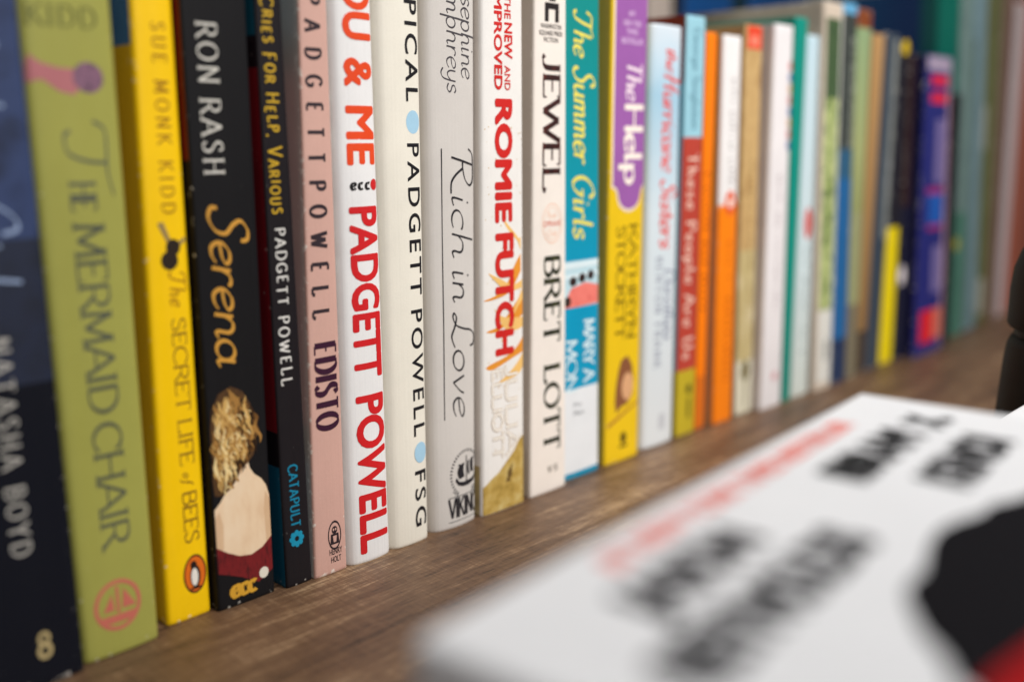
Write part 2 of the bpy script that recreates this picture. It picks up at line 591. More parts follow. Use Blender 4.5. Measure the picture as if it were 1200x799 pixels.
def book(name, label, xl, xr, y, h, d, tl=None, tr=None, zt=20.0, cols=None, spine=None, left=None, right=None,
         curve=0.06, r=0.12, hard=False, wear=0.5, rough=0.42, group=ROW, vary=0.06):
    """spine / left / right: list of (z0, z1, material or colour) from bottom to top, in cm.  All sizes in cm."""
    B = Book()
    B.w, B.h = xr - xl, h
    tl = xl if tl is None else tl
    tr = xr if tr is None else tr
    B.kl, B.kr = (tl - xl) / zt, (tr - xr) / zt
    root = empty(name, (xl * CM, y * CM, 0.0), label, 'book', group)
    B.root = root
    if hard:
        r = max(r, 0.22)

    def prof(f, z):
        w = B.w + (B.kr - B.kl) * z
        s = min(f, 1 - f) * w
        s = max(0.0, s)
        yy = -curve * (1 - (2 * f - 1) ** 2)
        if s < r:
            yy += r - math.sqrt(max(0.0, r * r - (r - s) ** 2))
        return yy

    def surf(f, z, lift=0.0):
        w = B.w + (B.kr - B.kl) * z
        wob = 0.012 * math.sin(z * .9 + ph[0]) * (1 - (2 * f - 1) ** 2)
        return Vector(((B.kl * z + f * w) * CM, (prof(f, z) + wob - lift) * CM, z * CM))
    B.surf = surf
    rs = random.Random(int(xl * 100))
    ph = [rs.uniform(0, 6.28) for _ in range(3)]

    def mat(m):
        if isinstance(m, tuple):
            dark = sum(m) < 150
            return paper(m, max(rough, .55) if dark else rough, vary, wear, spec=.14 if dark else .28)
        return m
    spine = [(a, b, mat(m)) for a, b, m in (spine or [(0, h, cols)])]
    left = [(a, b, mat(m)) for a, b, m in (left or spine)]
    right = [(a, b, mat(m)) for a, b, m in (right or left)]
    mats = []
    for lst in (spine, left, right):
        for a, b, m in lst:
            if m not in mats:
                mats.append(m)
    inner = paper((225, 218, 205), 0.7)
    mats.append(inner)

    def pick(lst, z):
        for a, b, m in lst:
            if a - 1e-6 <= z <= b + 1e-6:
                return mats.index(m)
        return mats.index(lst[-1][2])
    zs = {0.0, 0.04, 0.14, 0.4, h - 0.4, h - 0.14, h - 0.04, h}
    for lst in (spine, left, right):
        for a, b, m in lst:
            for z in (a, b):
                if 0 < z < h:
                    zs.add(round(z, 3))
    for k in range(1, 8):
        zs.add(round(h * k / 8, 3))
    zs = sorted(zs)
    zz = [zs[0]]
    for z in zs[1:]:
        if z - zz[-1] > 0.015:
            zz.append(z)
    zs = zz
    wr = B.wr = r / B.w
    fs = [0, wr * .08, wr * .3, wr * .62, wr] + [wr + (1 - 2 * wr) * i / 10 for i in range(1, 10)] + \
         [1 - wr, 1 - wr * .62, 1 - wr * .3, 1 - wr * .08, 1]
    cols_ = [('l', d), ('l', d * .55), ('l', d * .2), ('l', 0.8), ('l', 0.35)] + [('s', f) for f in fs] + \
            [('r', 0.35), ('r', 0.8), ('r', d * .2), ('r', d * .55), ('r', d)]
    t = 0.22 if hard else 0.045
    bm = bmesh.new()
    lay = bm.verts.layers.float.new("edge")
    nz, nc = len(zs), len(cols_)

    def point(kind, v, z, off):
        zi = z
        w = B.w + (B.kr - B.kl) * z
        pin = 0.035 if (z < 1e-6 or z > h - 1e-6) else (0.008 if (z < 0.05 or z > h - 0.05) else 0.0)
        if kind == 's':
            f = v
            p = surf(f, zi)
            x, yv = p.x / CM, p.y / CM
            yv += off + pin
            x0, x1 = B.kl * z, B.kl * z + w
            x = min(max(x, x0 + off), x1 - off)
            return Vector((x * CM, yv * CM, zi * CM))
        wob = 0.02 * math.sin(z * .5 + ph[1]) * min(1, v / 3)
        if kind == 'l':
            return Vector(((B.kl * z + off + pin * .5 + wob) * CM, max(v, r + off) * CM, zi * CM))
        return Vector(((B.kl * z + w - off - pin * .5 + wob) * CM, max(v, r + off) * CM, zi * CM))
    outer = [[bm.verts.new(point(k, v, z, 0.0)) for (k, v) in cols_] for z in zs]
    inn = [[bm.verts.new(point(k, v, z, t)) for (k, v) in cols_] for z in zs]
    for i, z in enumerate(zs):
        for j, (k, v) in enumerate(cols_):
            e = 0.0
            if k == 's':
                s = min(v, 1 - v) * B.w
                e = max(0.0, 1 - s / (r * 1.6)) * 0.85
            elif v <= 0.36:
                e = 0.5
            zed = min(z, h - z)
            e = max(e, 1.0 if zed < .05 else (0.75 if zed < .15 else 0.0))
            outer[i][j][lay] = e
    for i in range(nz - 1):
        zm = (zs[i] + zs[i + 1]) / 2
        for j in range(nc - 1):
            f = bm.faces.new((outer[i][j], outer[i][j + 1], outer[i + 1][j + 1], outer[i + 1][j]))
            f.smooth = True
            ks = (cols_[j][0], cols_[j + 1][0])
            if ks == ('s', 's'):
                f.material_index = pick(spine, zm)
            elif 'l' in ks:
                f.material_index = pick(left, zm)
            else:
                f.material_index = pick(right, zm)
            g = bm.faces.new((inn[i + 1][j], inn[i + 1][j + 1], inn[i][j + 1], inn[i][j]))
            g.material_index = len(mats) - 1
    for j in range(nc - 1):
        f = bm.faces.new((outer[0][j + 1], outer[0][j], inn[0][j], inn[0][j + 1]))
        f.material_index = pick(spine, 0.05)
        f = bm.faces.new((outer[-1][j], outer[-1][j + 1], inn[-1][j + 1], inn[-1][j]))
        f.material_index = pick(left, h - .05)
    for i in range(nz - 1):
        f = bm.faces.new((outer[i][0], outer[i + 1][0], inn[i + 1][0], inn[i][0]))
        f = bm.faces.new((outer[i + 1][-1], outer[i][-1], inn[i][-1], inn[i + 1][-1]))
    B.cover = link('cover', bm, mats, root)
    # page block
    o = 0.3 if hard else 0.02
    bm = bmesh.new()
    q = []
    for z in (o, h - o):
        w = B.w + (B.kr - B.kl) * z
        x0, x1 = B.kl * z + t + .02, B.kl * z + w - t - .02
        q.append([bm.verts.new((x * CM, yv * CM, z * CM)) for x, yv in
                  ((x0, r + .1), (x1, r + .1), (x1, d - o - .05), ((x0 + x1) / 2, d - o - .05), (x0, d - o - .05))])
    bm.faces.new(list(reversed(q[0])))
    bm.faces.new(q[1])
    for i in range(5):
        j = (i + 1) % 5
        bm.faces.new((q[0][i], q[0][j], q[1][j], q[1][i]))
    link('page_block', bm, pages_mat(), root)
    return B

class FlatCover:
    """a book lying flat: printed face in its own x (along the run) / y (up the page) axes, in cm"""
    pass

def put(B, name, groups, fn, mat, lift=0.009, cuts=6, label=None):
    """lay flat polygons on the surface of a book: fn maps (x, y) in cm to (f, z)"""
    bm = bmesh.new()
    allv = []
    for gi, polys in enumerate(groups):
        for poly in polys:
            vs = []
            for (a, b) in poly:
                f, z = fn(a, b)
                vs.append(bm.verts.new((f, z, (gi % 14) * 0.0002)))
            try:
                bm.faces.new(vs)
            except ValueError:
                pass
    if bm.verts and not hasattr(B, 'out'):
        for x in (B.wr * .25, B.wr * .6, B.wr, 1 - B.wr, 1 - B.wr * .6, 1 - B.wr * .25):
            bmesh.ops.bisect_plane(bm, geom=bm.verts[:] + bm.edges[:] + bm.faces[:], dist=1e-6,
                                   plane_co=(x, 0, 0), plane_no=(1, 0, 0))
    if cuts and bm.verts:
        f0 = min(v.co.x for v in bm.verts)
        f1 = max(v.co.x for v in bm.verts)
        for i in range(1, cuts):
            x = f0 + (f1 - f0) * i / cuts
            bmesh.ops.bisect_plane(bm, geom=bm.verts[:] + bm.edges[:] + bm.faces[:], dist=1e-6,
                                   plane_co=(x, 0, 0), plane_no=(1, 0, 0))
    if bm.verts and not hasattr(B, 'out'):
        z0 = min(v.co.y for v in bm.verts)
        z1 = max(v.co.y for v in bm.verts)
        n = int((z1 - z0) / 0.7)
        for i in range(1, n + 1):
            z = z0 + (z1 - z0) * i / (n + 1)
            bmesh.ops.bisect_plane(bm, geom=bm.verts[:] + bm.edges[:] + bm.faces[:], dist=1e-6,
                                   plane_co=(0, z, 0), plane_no=(0, 1, 0))
    for v in bm.verts:
        v.co = B.surf(v.co.x, v.co.y, lift + v.co.z)
    bmesh.ops.remove_doubles(bm, verts=bm.verts[:], dist=1e-8)
    bm.normal_update()
    flip = [f for f in bm.faces if f.normal.dot(B.out) < 0] if hasattr(B, 'out') else [f for f in bm.faces if f.normal.y > 0]
    if flip:
        bmesh.ops.reverse_faces(bm, faces=flip)
    o = link(name, bm, mat, B.root)
    if label:
        o['label'] = label
    return o

INK = dict(rough=0.5, vary=0.08, spec=0.22)

def ink(c, **k):
    kk = dict(INK)
    kk.update(k)
    return paper(c, **kk)

def down(B, name, s, z0, z1, f0, f1, col, font='serif', lift=0.009, label=None, **k):
    """lettering that reads down the spine from z0 to z1, feet at f0, heads at f1"""
    w = B.w + (B.kr - B.kl) * (z0 + z1) / 2
    H = (f1 - f0) * w
    Lg = z0 - z1
    g = sans_text(s, Lg, H, **k) if font == 'sans' else stroke_text(s, Lg, H, **k)
    m = col if not isinstance(col, tuple) else ink(col)
    return put(B, name, g, lambda a, b: (f0 + b / w, z0 - a), m, lift, label=label)

def across(B, name, s, f0, f1, zb, zc, col, font='sans', lift=0.009, **k):
    """upright lettering across the spine from f0 to f1, feet at zb, heads at zc"""
    w = B.w + (B.kr - B.kl) * zb
    Lg = (f1 - f0) * w
    H = zc - zb
    g = sans_text(s, Lg, H, **k) if font == 'sans' else stroke_text(s, Lg, H, **k)
    m = col if not isinstance(col, tuple) else ink(col)
    return put(B, name, g, lambda a, b: (f0 + a / w, zb + b), m, lift)

def shape(B, name, polys, col, lift=0.009, cuts=6, label=None):
    """printed shapes, each a list of (f, z)"""
    m = col if not isinstance(col, tuple) else ink(col)
    return put(B, name, [[p] for p in polys], lambda a, b: (a, b), m, lift, cuts, label)

def oval(B, f, z, rf, rz, a0=0, a1=360, n=28):
    return ellipse(f, z, rf, rz, a0, a1, n)

def ring(f, z, rf, rz, t, n=32):
    """ring as quads; t is the fraction of the radius that is band"""
    out = []
    for i in range(n):
        a, b = 2 * PI * i / n, 2 * PI * (i + 1) / n
        q = 1 - t
        out.append([(f + rf * math.cos(a), z + rz * math.sin(a)), (f + rf * math.cos(b), z + rz * math.sin(b)),
                    (f + rf * q * math.cos(b), z + rz * q * math.sin(b)), (f + rf * q * math.cos(a), z + rz * q * math.sin(a))])
    return out

def marks(B, name, f0, f1, z0, z1, n, col, gap=.3):
    """a run of print too soft to read: short uneven strokes down the spine"""
    rn = random.Random(int(z0 * 100 + f0 * 10))
    polys = []
    z = z0
    step = (z0 - z1) / n
    while z > z1:
        l = step * rn.uniform(.35, .75)
        a, b = f0 + rn.uniform(0, .25) * (f1 - f0), f1 - rn.uniform(0, .3) * (f1 - f0)
        k = rn.random()
        if k > .16:
            polys.append([(a, z), (b, z - rn.uniform(-.05, .05)), (b, z - l * .45), (a, z - l * .45)])
            if k > .45:
                e = a if k > .7 else b
                polys.append([(e - .02, z), (e + .04, z), (e + .04, z - l), (e - .02, z - l)])
        z -= step
    return put(B, name, [[p] for p in polys], lambda a, b: (a, b), ink(col) if isinstance(col, tuple) else col, .009, 0)

SERIF = dict(W=.145, thin=.055, nib=8, serif=.15, cond=1.2)
ROMAN = dict(W=.17, thin=.07, nib=12, serif=.09)
SCRIPT = dict(W=.12, thin=.035, nib=35, slant=.22, fit=True)
HAND = dict(W=.13, thin=.1, nib=0, jitter=.08, cond=.9, small=.74)

# ================================================================== the row, from near to far
rnd = random.Random(11)

# -- navy book cut by the left edge
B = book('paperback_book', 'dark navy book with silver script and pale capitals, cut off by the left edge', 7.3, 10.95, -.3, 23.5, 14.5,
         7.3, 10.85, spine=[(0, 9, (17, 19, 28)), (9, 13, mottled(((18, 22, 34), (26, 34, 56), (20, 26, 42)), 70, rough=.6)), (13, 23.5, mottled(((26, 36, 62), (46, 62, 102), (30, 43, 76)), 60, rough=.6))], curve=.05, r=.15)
down(B, 'title_lettering', '\x03he Indigo \x05irl', 21.5, 11.9, .3, .82, (150, 168, 200), W=.085, thin=.03, nib=35, slant=.22, fit=True)
down(B, 'author_lettering', 'NATASHA BOYD', 10.38, 4.15, .53, .68, (190, 186, 178), W=.13, thin=.05, nib=10, serif=.07)
shape(B, 'publisher_mark', ring(.7, 1.48, .05, .22, .5) + ring(.7, 1.48 - .38, .06, .26, .5), (190, 170, 120))

# -- olive green
B = book('hardcover_book', 'wide olive green book with grey title lettering and a small pink mermaid near its top', 11.05, 13.5, 0, 23.6, 15.5,
         10.95, 13.55, cols=(160, 158, 78), curve=.08, r=.2, hard=True, wear=.3)
across(B, 'author_lettering', 'KIDD', .06, .8, 18.68, 19.22, (98, 100, 52), 'serif', **SERIF)
zm = 17.36
shape(B, 'mermaid_picture', [[(.0, zm + .05), (.05, zm + .55), (.16, zm + .34), (.34, zm + .22), (.52, zm + .2), (.6, zm - .1), (.5, zm - .5),
      (.34, zm - .42), (.16, zm - .1), (.02, zm - .22)]], (180, 112, 116))
shape(B, 'mermaid_picture', [oval(B, .66, zm - .02, .17, .42), ], mottled(((88, 62, 84), (138, 98, 120), (70, 50, 66)), 500), lift=.012)
down(B, 'title_lettering', '\x03', 16.01, 14.16, .34, .8, (94, 98, 80), W=.09, thin=.04, nib=15)
down(B, 'title_lettering', 'HE', 14.47, 13.65, .35, .63, (88, 92, 80), W=.16, thin=.06, nib=8, serif=.14, fit=True)
down(B, 'title_lettering', 'MERMAID', 13.33, 7.69, .35, .69, (84, 88, 74), fit=True, **SERIF)
down(B, 'title_lettering', 'CHAIR', 7.40, 3.50, .35, .69, (84, 88, 74), fit=True, **SERIF)
zm = 1.61
shape(B, 'publisher_mark', ring(.47, zm, .3, .82, .16) + [[(.24, zm - .3), (.72, zm - .3), (.66, zm - .56), (.3, zm - .56)],
      [(.45, zm - .25), (.49, zm - .25), (.49, zm + .6), (.45, zm + .6)], [(.52, zm - .15), (.7, zm - .15), (.55, zm + .5)], [(.42, zm - .15), (.28, zm - .15), (.4, zm + .4)]], (196, 108, 92))

# -- yellow with bee
B = book('paperback_book', 'bright yellow paperback with a dark bee and an orange oval bird mark at its foot', 14.0, 15.58, .45, 21.8, 13.2,
         14.34, 15.66, cols=(248, 200, 8), left=[(0, 18.4, (228, 180, 40)), (18.4, 21.8, (70, 116, 190))], curve=.05, r=.14, wear=.35)
down(B, 'author_lettering', 'SUE MONK KIDD', 19.07, 13.41, .42, .74, (160, 110, 22), W=.15, thin=.06, nib=10, serif=.12)
zb = 12.36
shape(B, 'bee_picture', [oval(B, .62, zb, .17, .26), oval(B, .52, zb - .4, .2, .3)], (44, 34, 26))
shape(B, 'bee_picture', [[(.5, zb + .1), (.28, zb + .75), (.42, zb + .8), (.58, zb + .2)], [(.66, zb + .1), (.92, zb + .3), (.94, zb + .18), (.7, zb - .05)]], (150, 126, 80), lift=.007)
down(B, 'title_lettering', '\x03he', 11.61, 10.53, .48, .86, (170, 116, 24), W=.13, thin=.05, nib=30, slant=.2)
down(B, 'title_lettering', 'SECRET', 10.15, 7.10, .48, .8, (128, 92, 30), fit=True, **SERIF)
down(B, 'title_lettering', 'LIFE', 6.85, 5.30, .48, .8, (128, 92, 30), fit=True, **SERIF)
down(B, 'title_lettering', 'of', 5.07, 4.70, .52, .74, (128, 92, 30), W=.14, thin=.06, nib=25, slant=.2)
down(B, 'title_lettering', 'BEES', 4.44, 2.64, .48, .8, (128, 92, 30), fit=True, **SERIF)
zb = 1.53
mk = shape(B, 'publisher_mark', [oval(B, .66, zb, .27, .68)], (58, 34, 24))
shape(B, 'publisher_mark', [oval(B, .66, zb, .235, .61)], (222, 108, 30), lift=.012)
shape(B, 'publisher_mark', [oval(B, .66, zb - .08, .12, .4), oval(B, .63, zb + .32, .075, .15), [(.56, zb - .45), (.76, zb - .45), (.8, zb - .53), (.52, zb - .53)]], (34, 26, 24), lift=.015)
shape(B, 'publisher_mark', [oval(B, .645, zb - .1, .08, .31)], (236, 230, 220), lift=.018)

# -- black with woman
zsh = 4.01
B = book('paperback_book', 'black paperback with gold italic title and a blonde woman seen from behind', 15.68, 17.9, .15, 22.4, 14,
         15.74, 18.0, cols=(24, 23, 25), left=[(0, 15, (30, 26, 28)), (15, 22.4, (122, 30, 26))], curve=.04, r=.1, wear=.3)
down(B, 'author_lettering', 'RON', 19.17, 17.35, .2, .5, (214, 210, 200), W=.11, thin=.045, nib=6, serif=.1)
down(B, 'author_lettering', 'RASH', 16.89, 14.56, .2, .5, (214, 210, 200), W=.11, thin=.045, nib=6, serif=.1)
down(B, 'title_lettering', '\x04erena', 13.65, 8.41, .22, .8, (206, 150, 62), W=.115, thin=.04, nib=32, slant=.2, fit=True)
# printed photograph: back and shoulders, dress, curled hair
zd = 2.02
sk = mottled(((214, 176, 138), (232, 204, 170), (240, 220, 192)), 60, (1, 1, .4))
shape(B, 'cover_picture', [[(.03, 3.6), (.12, 3.8), (.22, 4.1), (.3, 4.6), (.34, 5.6), (.6, 5.7), (.61, 5.1), (.65, 4.75), (.72, 4.5), (.84, 4.28), (.92, 4.0), (.97, 3.6),
      (.97, zd), (.8, zd - .28), (.6, zd - .42), (.4, zd - .35), (.2, zd - .1), (.03, zd + .1)]], sk, lift=.007)
shape(B, 'cover_picture', [[(.03, 3.3), (.1, 3.5), (.16, 3.0), (.14, zd + .1), (.03, zd + .2)], [(.97, 3.5), (.9, 3.8), (.86, 3.2), (.88, zd - .1), (.97, zd + .05)], [(.36, 5.6), (.6, 5.6), (.56, 4.9), (.5, 4.6), (.42, 4.8)]],
      mottled(((206, 168, 130), (222, 190, 154)), 60, (1, 1, .4)), lift=.0082)
shape(B, 'cover_picture', [[(.03, zd + .25), (.2, zd - .02), (.4, zd - .26), (.6, zd - .34), (.8, zd - .2), (.97, zd + .1), (.97, .9), (.7, .6), (.4, 1.0), (.2, 1.2), (.03, 1.35)]],
      mottled(((74, 16, 20), (122, 26, 30), (54, 12, 16)), 240, (3, 1, .6)), lift=.0095)
zh = 5.78
hair_o = [(.04, zh + .6), (.08, zh + 1.25), (.2, zh + 1.72), (.4, zh + 1.9), (.58, zh + 1.7), (.7, zh + 1.25), (.8, zh + .75), (.78, zh + .2), (.8, zh - .2), (.72, zh - .6),
          (.6, zh - .85), (.5, zh - .95), (.42, zh - 1.3), (.3, zh - 1.6), (.16, zh - 1.75), (.05, zh - 1.7), (.03, zh - 1.2)]
shape(B, 'hair_picture', [hair_o], mottled(((40, 26, 15), (84, 56, 28), (60, 40, 20)), 300, (2, 1, .5)), lift=.0125)
def lock(f, z, ln, amp, wd, ph):
    pts = [(f * 2.2 + amp * math.sin(ph + q * .62) + q * .012, z - ln * q / 11) for q in range(12)]
    fc = []
    n = len(pts)
    for q in range(n - 1):
        w0 = wd * math.sin(PI * (q + .4) / n)
        w1 = wd * math.sin(PI * (q + 1.4) / n)
        fc.append([((pts[q][0] - w0) / 2.2, pts[q][1]), ((pts[q][0] + w0) / 2.2, pts[q][1]), ((pts[q + 1][0] + w1) / 2.2, pts[q + 1][1]), ((pts[q + 1][0] - w1) / 2.2, pts[q + 1][1])])
    return fc
def inside(f, z):
    c = False
    for k in range(len(hair_o)):
        (a, b), (c_, d_) = hair_o[k - 1], hair_o[k]
        if (b > z) != (d_ > z) and f < (c_ - a) * (z - b) / (d_ - b) + a:
            c = not c
    return c
for tone, cnt, wd, lo in (((112, 76, 38), 50, .07, 0), ((164, 120, 62), 46, .06, 0), ((206, 166, 98), 30, .055, .1), ((236, 210, 152), 16, .04, .25), ((44, 28, 16), 26, .045, 0)):
    polys = []
    tries = 0
    while cnt and tries < 4000:
        tries += 1
        f, z, ln = rnd.uniform(.05, .82), rnd.uniform(zh - 1.6, zh + 1.85), rnd.uniform(.5, 1.15)
        if not (inside(f, z) and inside(f, z - ln)) or (lo and (f > .74 - lo * .8 or z < zh - .9 + lo)) or (tone[0] < 60 and f < .4):
            continue
        polys += lock(f, z, ln, rnd.uniform(.03, .09), wd * rnd.uniform(.6, 1.3), rnd.uniform(0, 6.28))
        cnt -= 1
    for _ in range(14):
        f, z = rnd.uniform(.1, .78), rnd.uniform(zh - 1.6, zh + 1.2)
        if inside(f, z):
            rr = rnd.uniform(.07, .15)
            pts = [(f * 2.2 + rr * math.cos(q * .5), z + rr * 1.2 * math.sin(q * .5)) for q in range(10)]
            fc = []
            ribbon(fc, pts, False, wd * 1.2, .01, .6)
            polys += [[(p[0] / 2.2, p[1]) for p in q] for q in fc]
    put(B, 'hair_picture', [[p] for p in polys], lambda a, b: (a, b), ink(tone), .0145 + .0006 * (tone[0] % 7), 0)
across(B, 'publisher_mark', 'ecc', .22, .66, 0.37, 0.77 + .35, (214, 160, 52), 'serif', W=.3, thin=.14, nib=10, lift=.0175)
shape(B, 'publisher_mark', [oval(B, .8, 0.90 - .02, .085, .2)], (228, 220, 204), lift=.0175)

# -- black handwriting
B = book('paperback_book', 'slim black paperback with hand drawn gold and white capitals and a blue flower', 18.28, 19.36, 0, 22.2, 13.5,
         18.22, 19.2, cols=(30, 26, 29), left=[(0, 4.47, (18, 88, 116)), (4.47, 5.72, (26, 20, 24)),
         (5.72, 17.9, (122, 22, 32)), (17.9, 18.9, (30, 24, 30)), (18.9, 22.2, (14, 92, 114))], curve=.03, r=.08, wear=.22)
down(B, 'title_lettering', 'CRIES FOR HELP, VARIOUS', 20.10, 13.23, .2, .7, (206, 166, 44), **HAND)
down(B, 'author_lettering', 'PADGETT', 12.75, 10.16, .24, .64, (222, 218, 212), W=.16, thin=.11, nib=0, jitter=.08)
down(B, 'author_lettering', 'POWELL', 9.78, 7.39, .24, .64, (222, 218, 212), W=.16, thin=.11, nib=0, jitter=.08)
down(B, 'publisher_mark', 'CATAPULT', 4.50, 2.22, .28, .62, (22, 128, 160), W=.18, thin=.12, nib=0, jitter=.04)
zf = 1.77
shape(B, 'publisher_mark', [oval(B, .46 + .2 * math.cos(k * PI / 4), zf + .22 * math.sin(k * PI / 4), .085, .1, n=10) for k in range(8)] + ring(.46, zf, .17, .19, .5), (26, 140, 172))

# -- pink
B = book('paperback_book', 'slim dusty pink paperback with widely spaced thin black capitals', 19.42, 20.86, -.1, 22.0, 13.4,
         19.8, 20.93, cols=(204, 162, 149), left=[(0, 22, (196, 186, 178))], curve=.03, r=.09, wear=.6, rough=.6)
DECO = dict(W=.2, thin=.13, nib=4, cond=.75)
down(B, 'author_lettering', 'PADGETT', 20.30, 14.88, .17, .7, (52, 42, 48), **DECO)
down(B, 'author_lettering', 'POWELL', 14.25, 9.54, .17, .7, (52, 42, 48), **DECO)
down(B, 'title_lettering', 'EDISTO', 8.63, 5.52, .18, .86, (58, 26, 48), W=.3, thin=.08, nib=3, track=.16)
zo = 1.46
shape(B, 'publisher_mark', ring(.62, zo, .21, .56, .14) + [oval(B, .62, zo + .2, .09, .15, n=14), [(.5, zo + .06), (.74, zo + .06), (.76, zo - .34), (.48, zo - .34)]], (46, 36, 40))
shape(B, 'publisher_mark', [oval(B, .585, zo + .22, .025, .05, n=8), oval(B, .655, zo + .22, .025, .05, n=8), [(.56, zo - .02), (.68, zo - .02), (.66, zo - .26), (.58, zo - .26)]], (204, 162, 149), lift=.013)
across(B, 'publisher_mark', 'HENRY', .44, .84, 0.73, 0.97, (46, 36, 40), 'sans', bold=.01)
across(B, 'publisher_mark', 'HOLT', .48, .8, 0.43, 0.67, (46, 36, 40), 'sans', bold=.01)

# -- white with red capitals
B = book('hardcover_book', 'white hardcover with huge bold red capitals running down its rounded spine', 20.96, 22.98, -.12, 22.4, 15,
         21.02, 22.86, cols=(232, 230, 229), curve=.16, r=.3, hard=True, wear=.0, rough=.27)
OR, RD = (226, 74, 34), (206, 34, 38)
down(B, 'title_lettering', 'YOU', 21.99, 18.97, .22, .93, OR, 'sans', bold=.036)
down(B, 'title_lettering', '&', 18.38, 17.41, .22, .93, OR, 'sans', bold=.036)
down(B, 'title_lettering', 'ME', 16.78, 14.74, .22, .93, OR, 'sans', bold=.036)
across(B, 'publisher_mark', 'ecc', .28, .72, 13.91, 14.35, (30, 28, 30), 'serif', W=.3, thin=.12, nib=10)
shape(B, 'publisher_mark', [oval(B, .83, 14.06, .09, .2)], (204, 38, 40))
down(B, 'author_lettering', 'PADGETT', 13.31, 7.08, .22, .93, RD, 'sans', bold=.036)
down(B, 'author_lettering', 'POWELL', 6.46, 0.36, .22, .93, RD, 'sans', bold=.036)

# -- cream with black caps
B = book('hardcover_book', 'cream hardcover with spaced black capitals and two pale blue dots', 23.03, 24.98, -.1, 22.3, 14.6,
         22.98, 25.06, cols=(232, 226, 212), curve=.14, r=.3, hard=True, wear=.0, rough=.45)
BK = (30, 28, 32)
down(B, 'title_lettering', 'TYPICAL', 22.27, 16.98, .57, .9, BK, 'sans', bold=.014, track=1.3)
down(B, 'author_lettering', 'PADGETT', 15.49, 9.86, .57, .9, BK, 'sans', bold=.014, track=1.3)
down(B, 'author_lettering', 'POWELL', 9.31, 4.36, .57, .9, BK, 'sans', bold=.014, track=1.3)
down(B, 'publisher_mark', 'FSG', 2.95, 0.66, .57, .9, BK, 'sans', bold=.014, track=1.3)
shape(B, 'blue_dot', [oval(B, .73, 16.25, .17, .42)], (164, 202, 224))
shape(B, 'blue_dot', [oval(B, .74, 3.67, .17, .42)], (164, 202, 224))

# -- grey with thin script
B = book('hardcover_book', 'pale grey hardcover with thin black handwritten title and a ship emblem at its foot', 25.2, 27.72, .0, 22.4, 14.6,
         25.3, 27.98, cols=(206, 200, 194), curve=.2, r=.34, hard=True, wear=.0, rough=.38)
FINE = dict(W=.085, thin=.03, nib=35, slant=.16, fit=True)
GK = (40, 38, 42)
down(B, 'author_lettering', 'Josephine', 21.80, 17.91, .64, .98, (74, 70, 74), W=.08, thin=.035, nib=30, slant=.12, fit=True)
down(B, 'author_lettering', 'Humphreys', 22.29, 17.34, .36, .68, (74, 70, 74), W=.08, thin=.035, nib=30, slant=.12, fit=True)
down(B, 'title_lettering', '\x01ich', 15.36, 11.13, .42, .88, GK, **FINE)
down(B, 'title_lettering', 'in', 10.73, 9.37, .42, .88, GK, **FINE)
down(B, 'title_lettering', '\x02ove', 8.96, 4.68, .42, .88, GK, **FINE)
zu0, zu1 = 15.29, 4.64
shape(B, 'title_rule', [[(.235, zu0), (.252, zu0), (.252, zu1), (.235, zu1)]], GK)
zv = 2.29
hull = [(.44, zv - .3), (.5, zv - .5), (.6, zv - .6), (.74, zv - .62), (.86, zv - .55), (.95, zv - .3), (.965, zv - .02), (.94, zv - .04), (.9, zv - .3), (.8, zv - .4), (.62, zv - .42), (.52, zv - .36), (.46, zv - .16)]
ship = [[hull[a], hull[a + 1], hull[11 - a], hull[12 - a]] for a in range(6)]
ship += [[(.68, zv - .42), (.7, zv - .42), (.7, zv + .66), (.68, zv + .66)], [(.5, zv + .36), (.9, zv + .52), (.9, zv + .47), (.5, zv + .31)]]
for k in range(6):
    a, b = k / 6, (k + 1) / 6
    sw = lambda v: .05 * math.sin(v * PI)
    ship.append([(.53 - sw(a), zv + .34 - .6 * a), (.64 - sw(a) * .4, zv + .4 - .6 * a), (.64 - sw(b) * .4, zv + .4 - .6 * b), (.53 - sw(b), zv + .34 - .6 * b)])
    ship.append([(.73 - sw(a) * .4, zv + .43 - .6 * a), (.77 - sw(a) * .4, zv + .45 - .6 * a), (.77 - sw(b) * .4, zv + .45 - .6 * b), (.73 - sw(b) * .4, zv + .43 - .6 * b)])
    ship.append([(.8 - sw(a) * .4, zv + .46 - .58 * a), (.87 - sw(a) * .2, zv + .48 - .58 * a), (.87 - sw(b) * .2, zv + .48 - .58 * b), (.8 - sw(b) * .4, zv + .46 - .58 * b)])
for k in range(26):
    a = math.radians(20 + k * 8.6)
    ship.append([(.68 + .35 * math.cos(a + d_) * q, zv - .05 + 1.0 * math.sin(a + d_) * q) for q, d_ in ((1, -.03), (1, .03), (.88, .03), (.88, -.03))])
for k in range(5):
    z_ = zv - .72 - k * .055
    ship.append([(.38 + k * .02, z_), (.98 - k * .02, z_), (.98 - k * .02, z_ - .025), (.38 + k * .02, z_ - .025)])
shape(B, 'publisher_mark', ship, GK, cuts=0)
across(B, 'publisher_mark', 'VIKING', .3, 1.0 - .02, 0.45, 1.26, GK, 'serif', W=.2, thin=.07, nib=6, serif=.1)
shape(B, 'publisher_mark', [[(.3, 1.34), (.98, 1.34), (.98, 1.34 - .03), (.3, 1.34 - .03)],
      [(.3, 0.30), (.98, 0.30), (.98, 0.30 - .03), (.3, 0.30 - .03)]], GK)

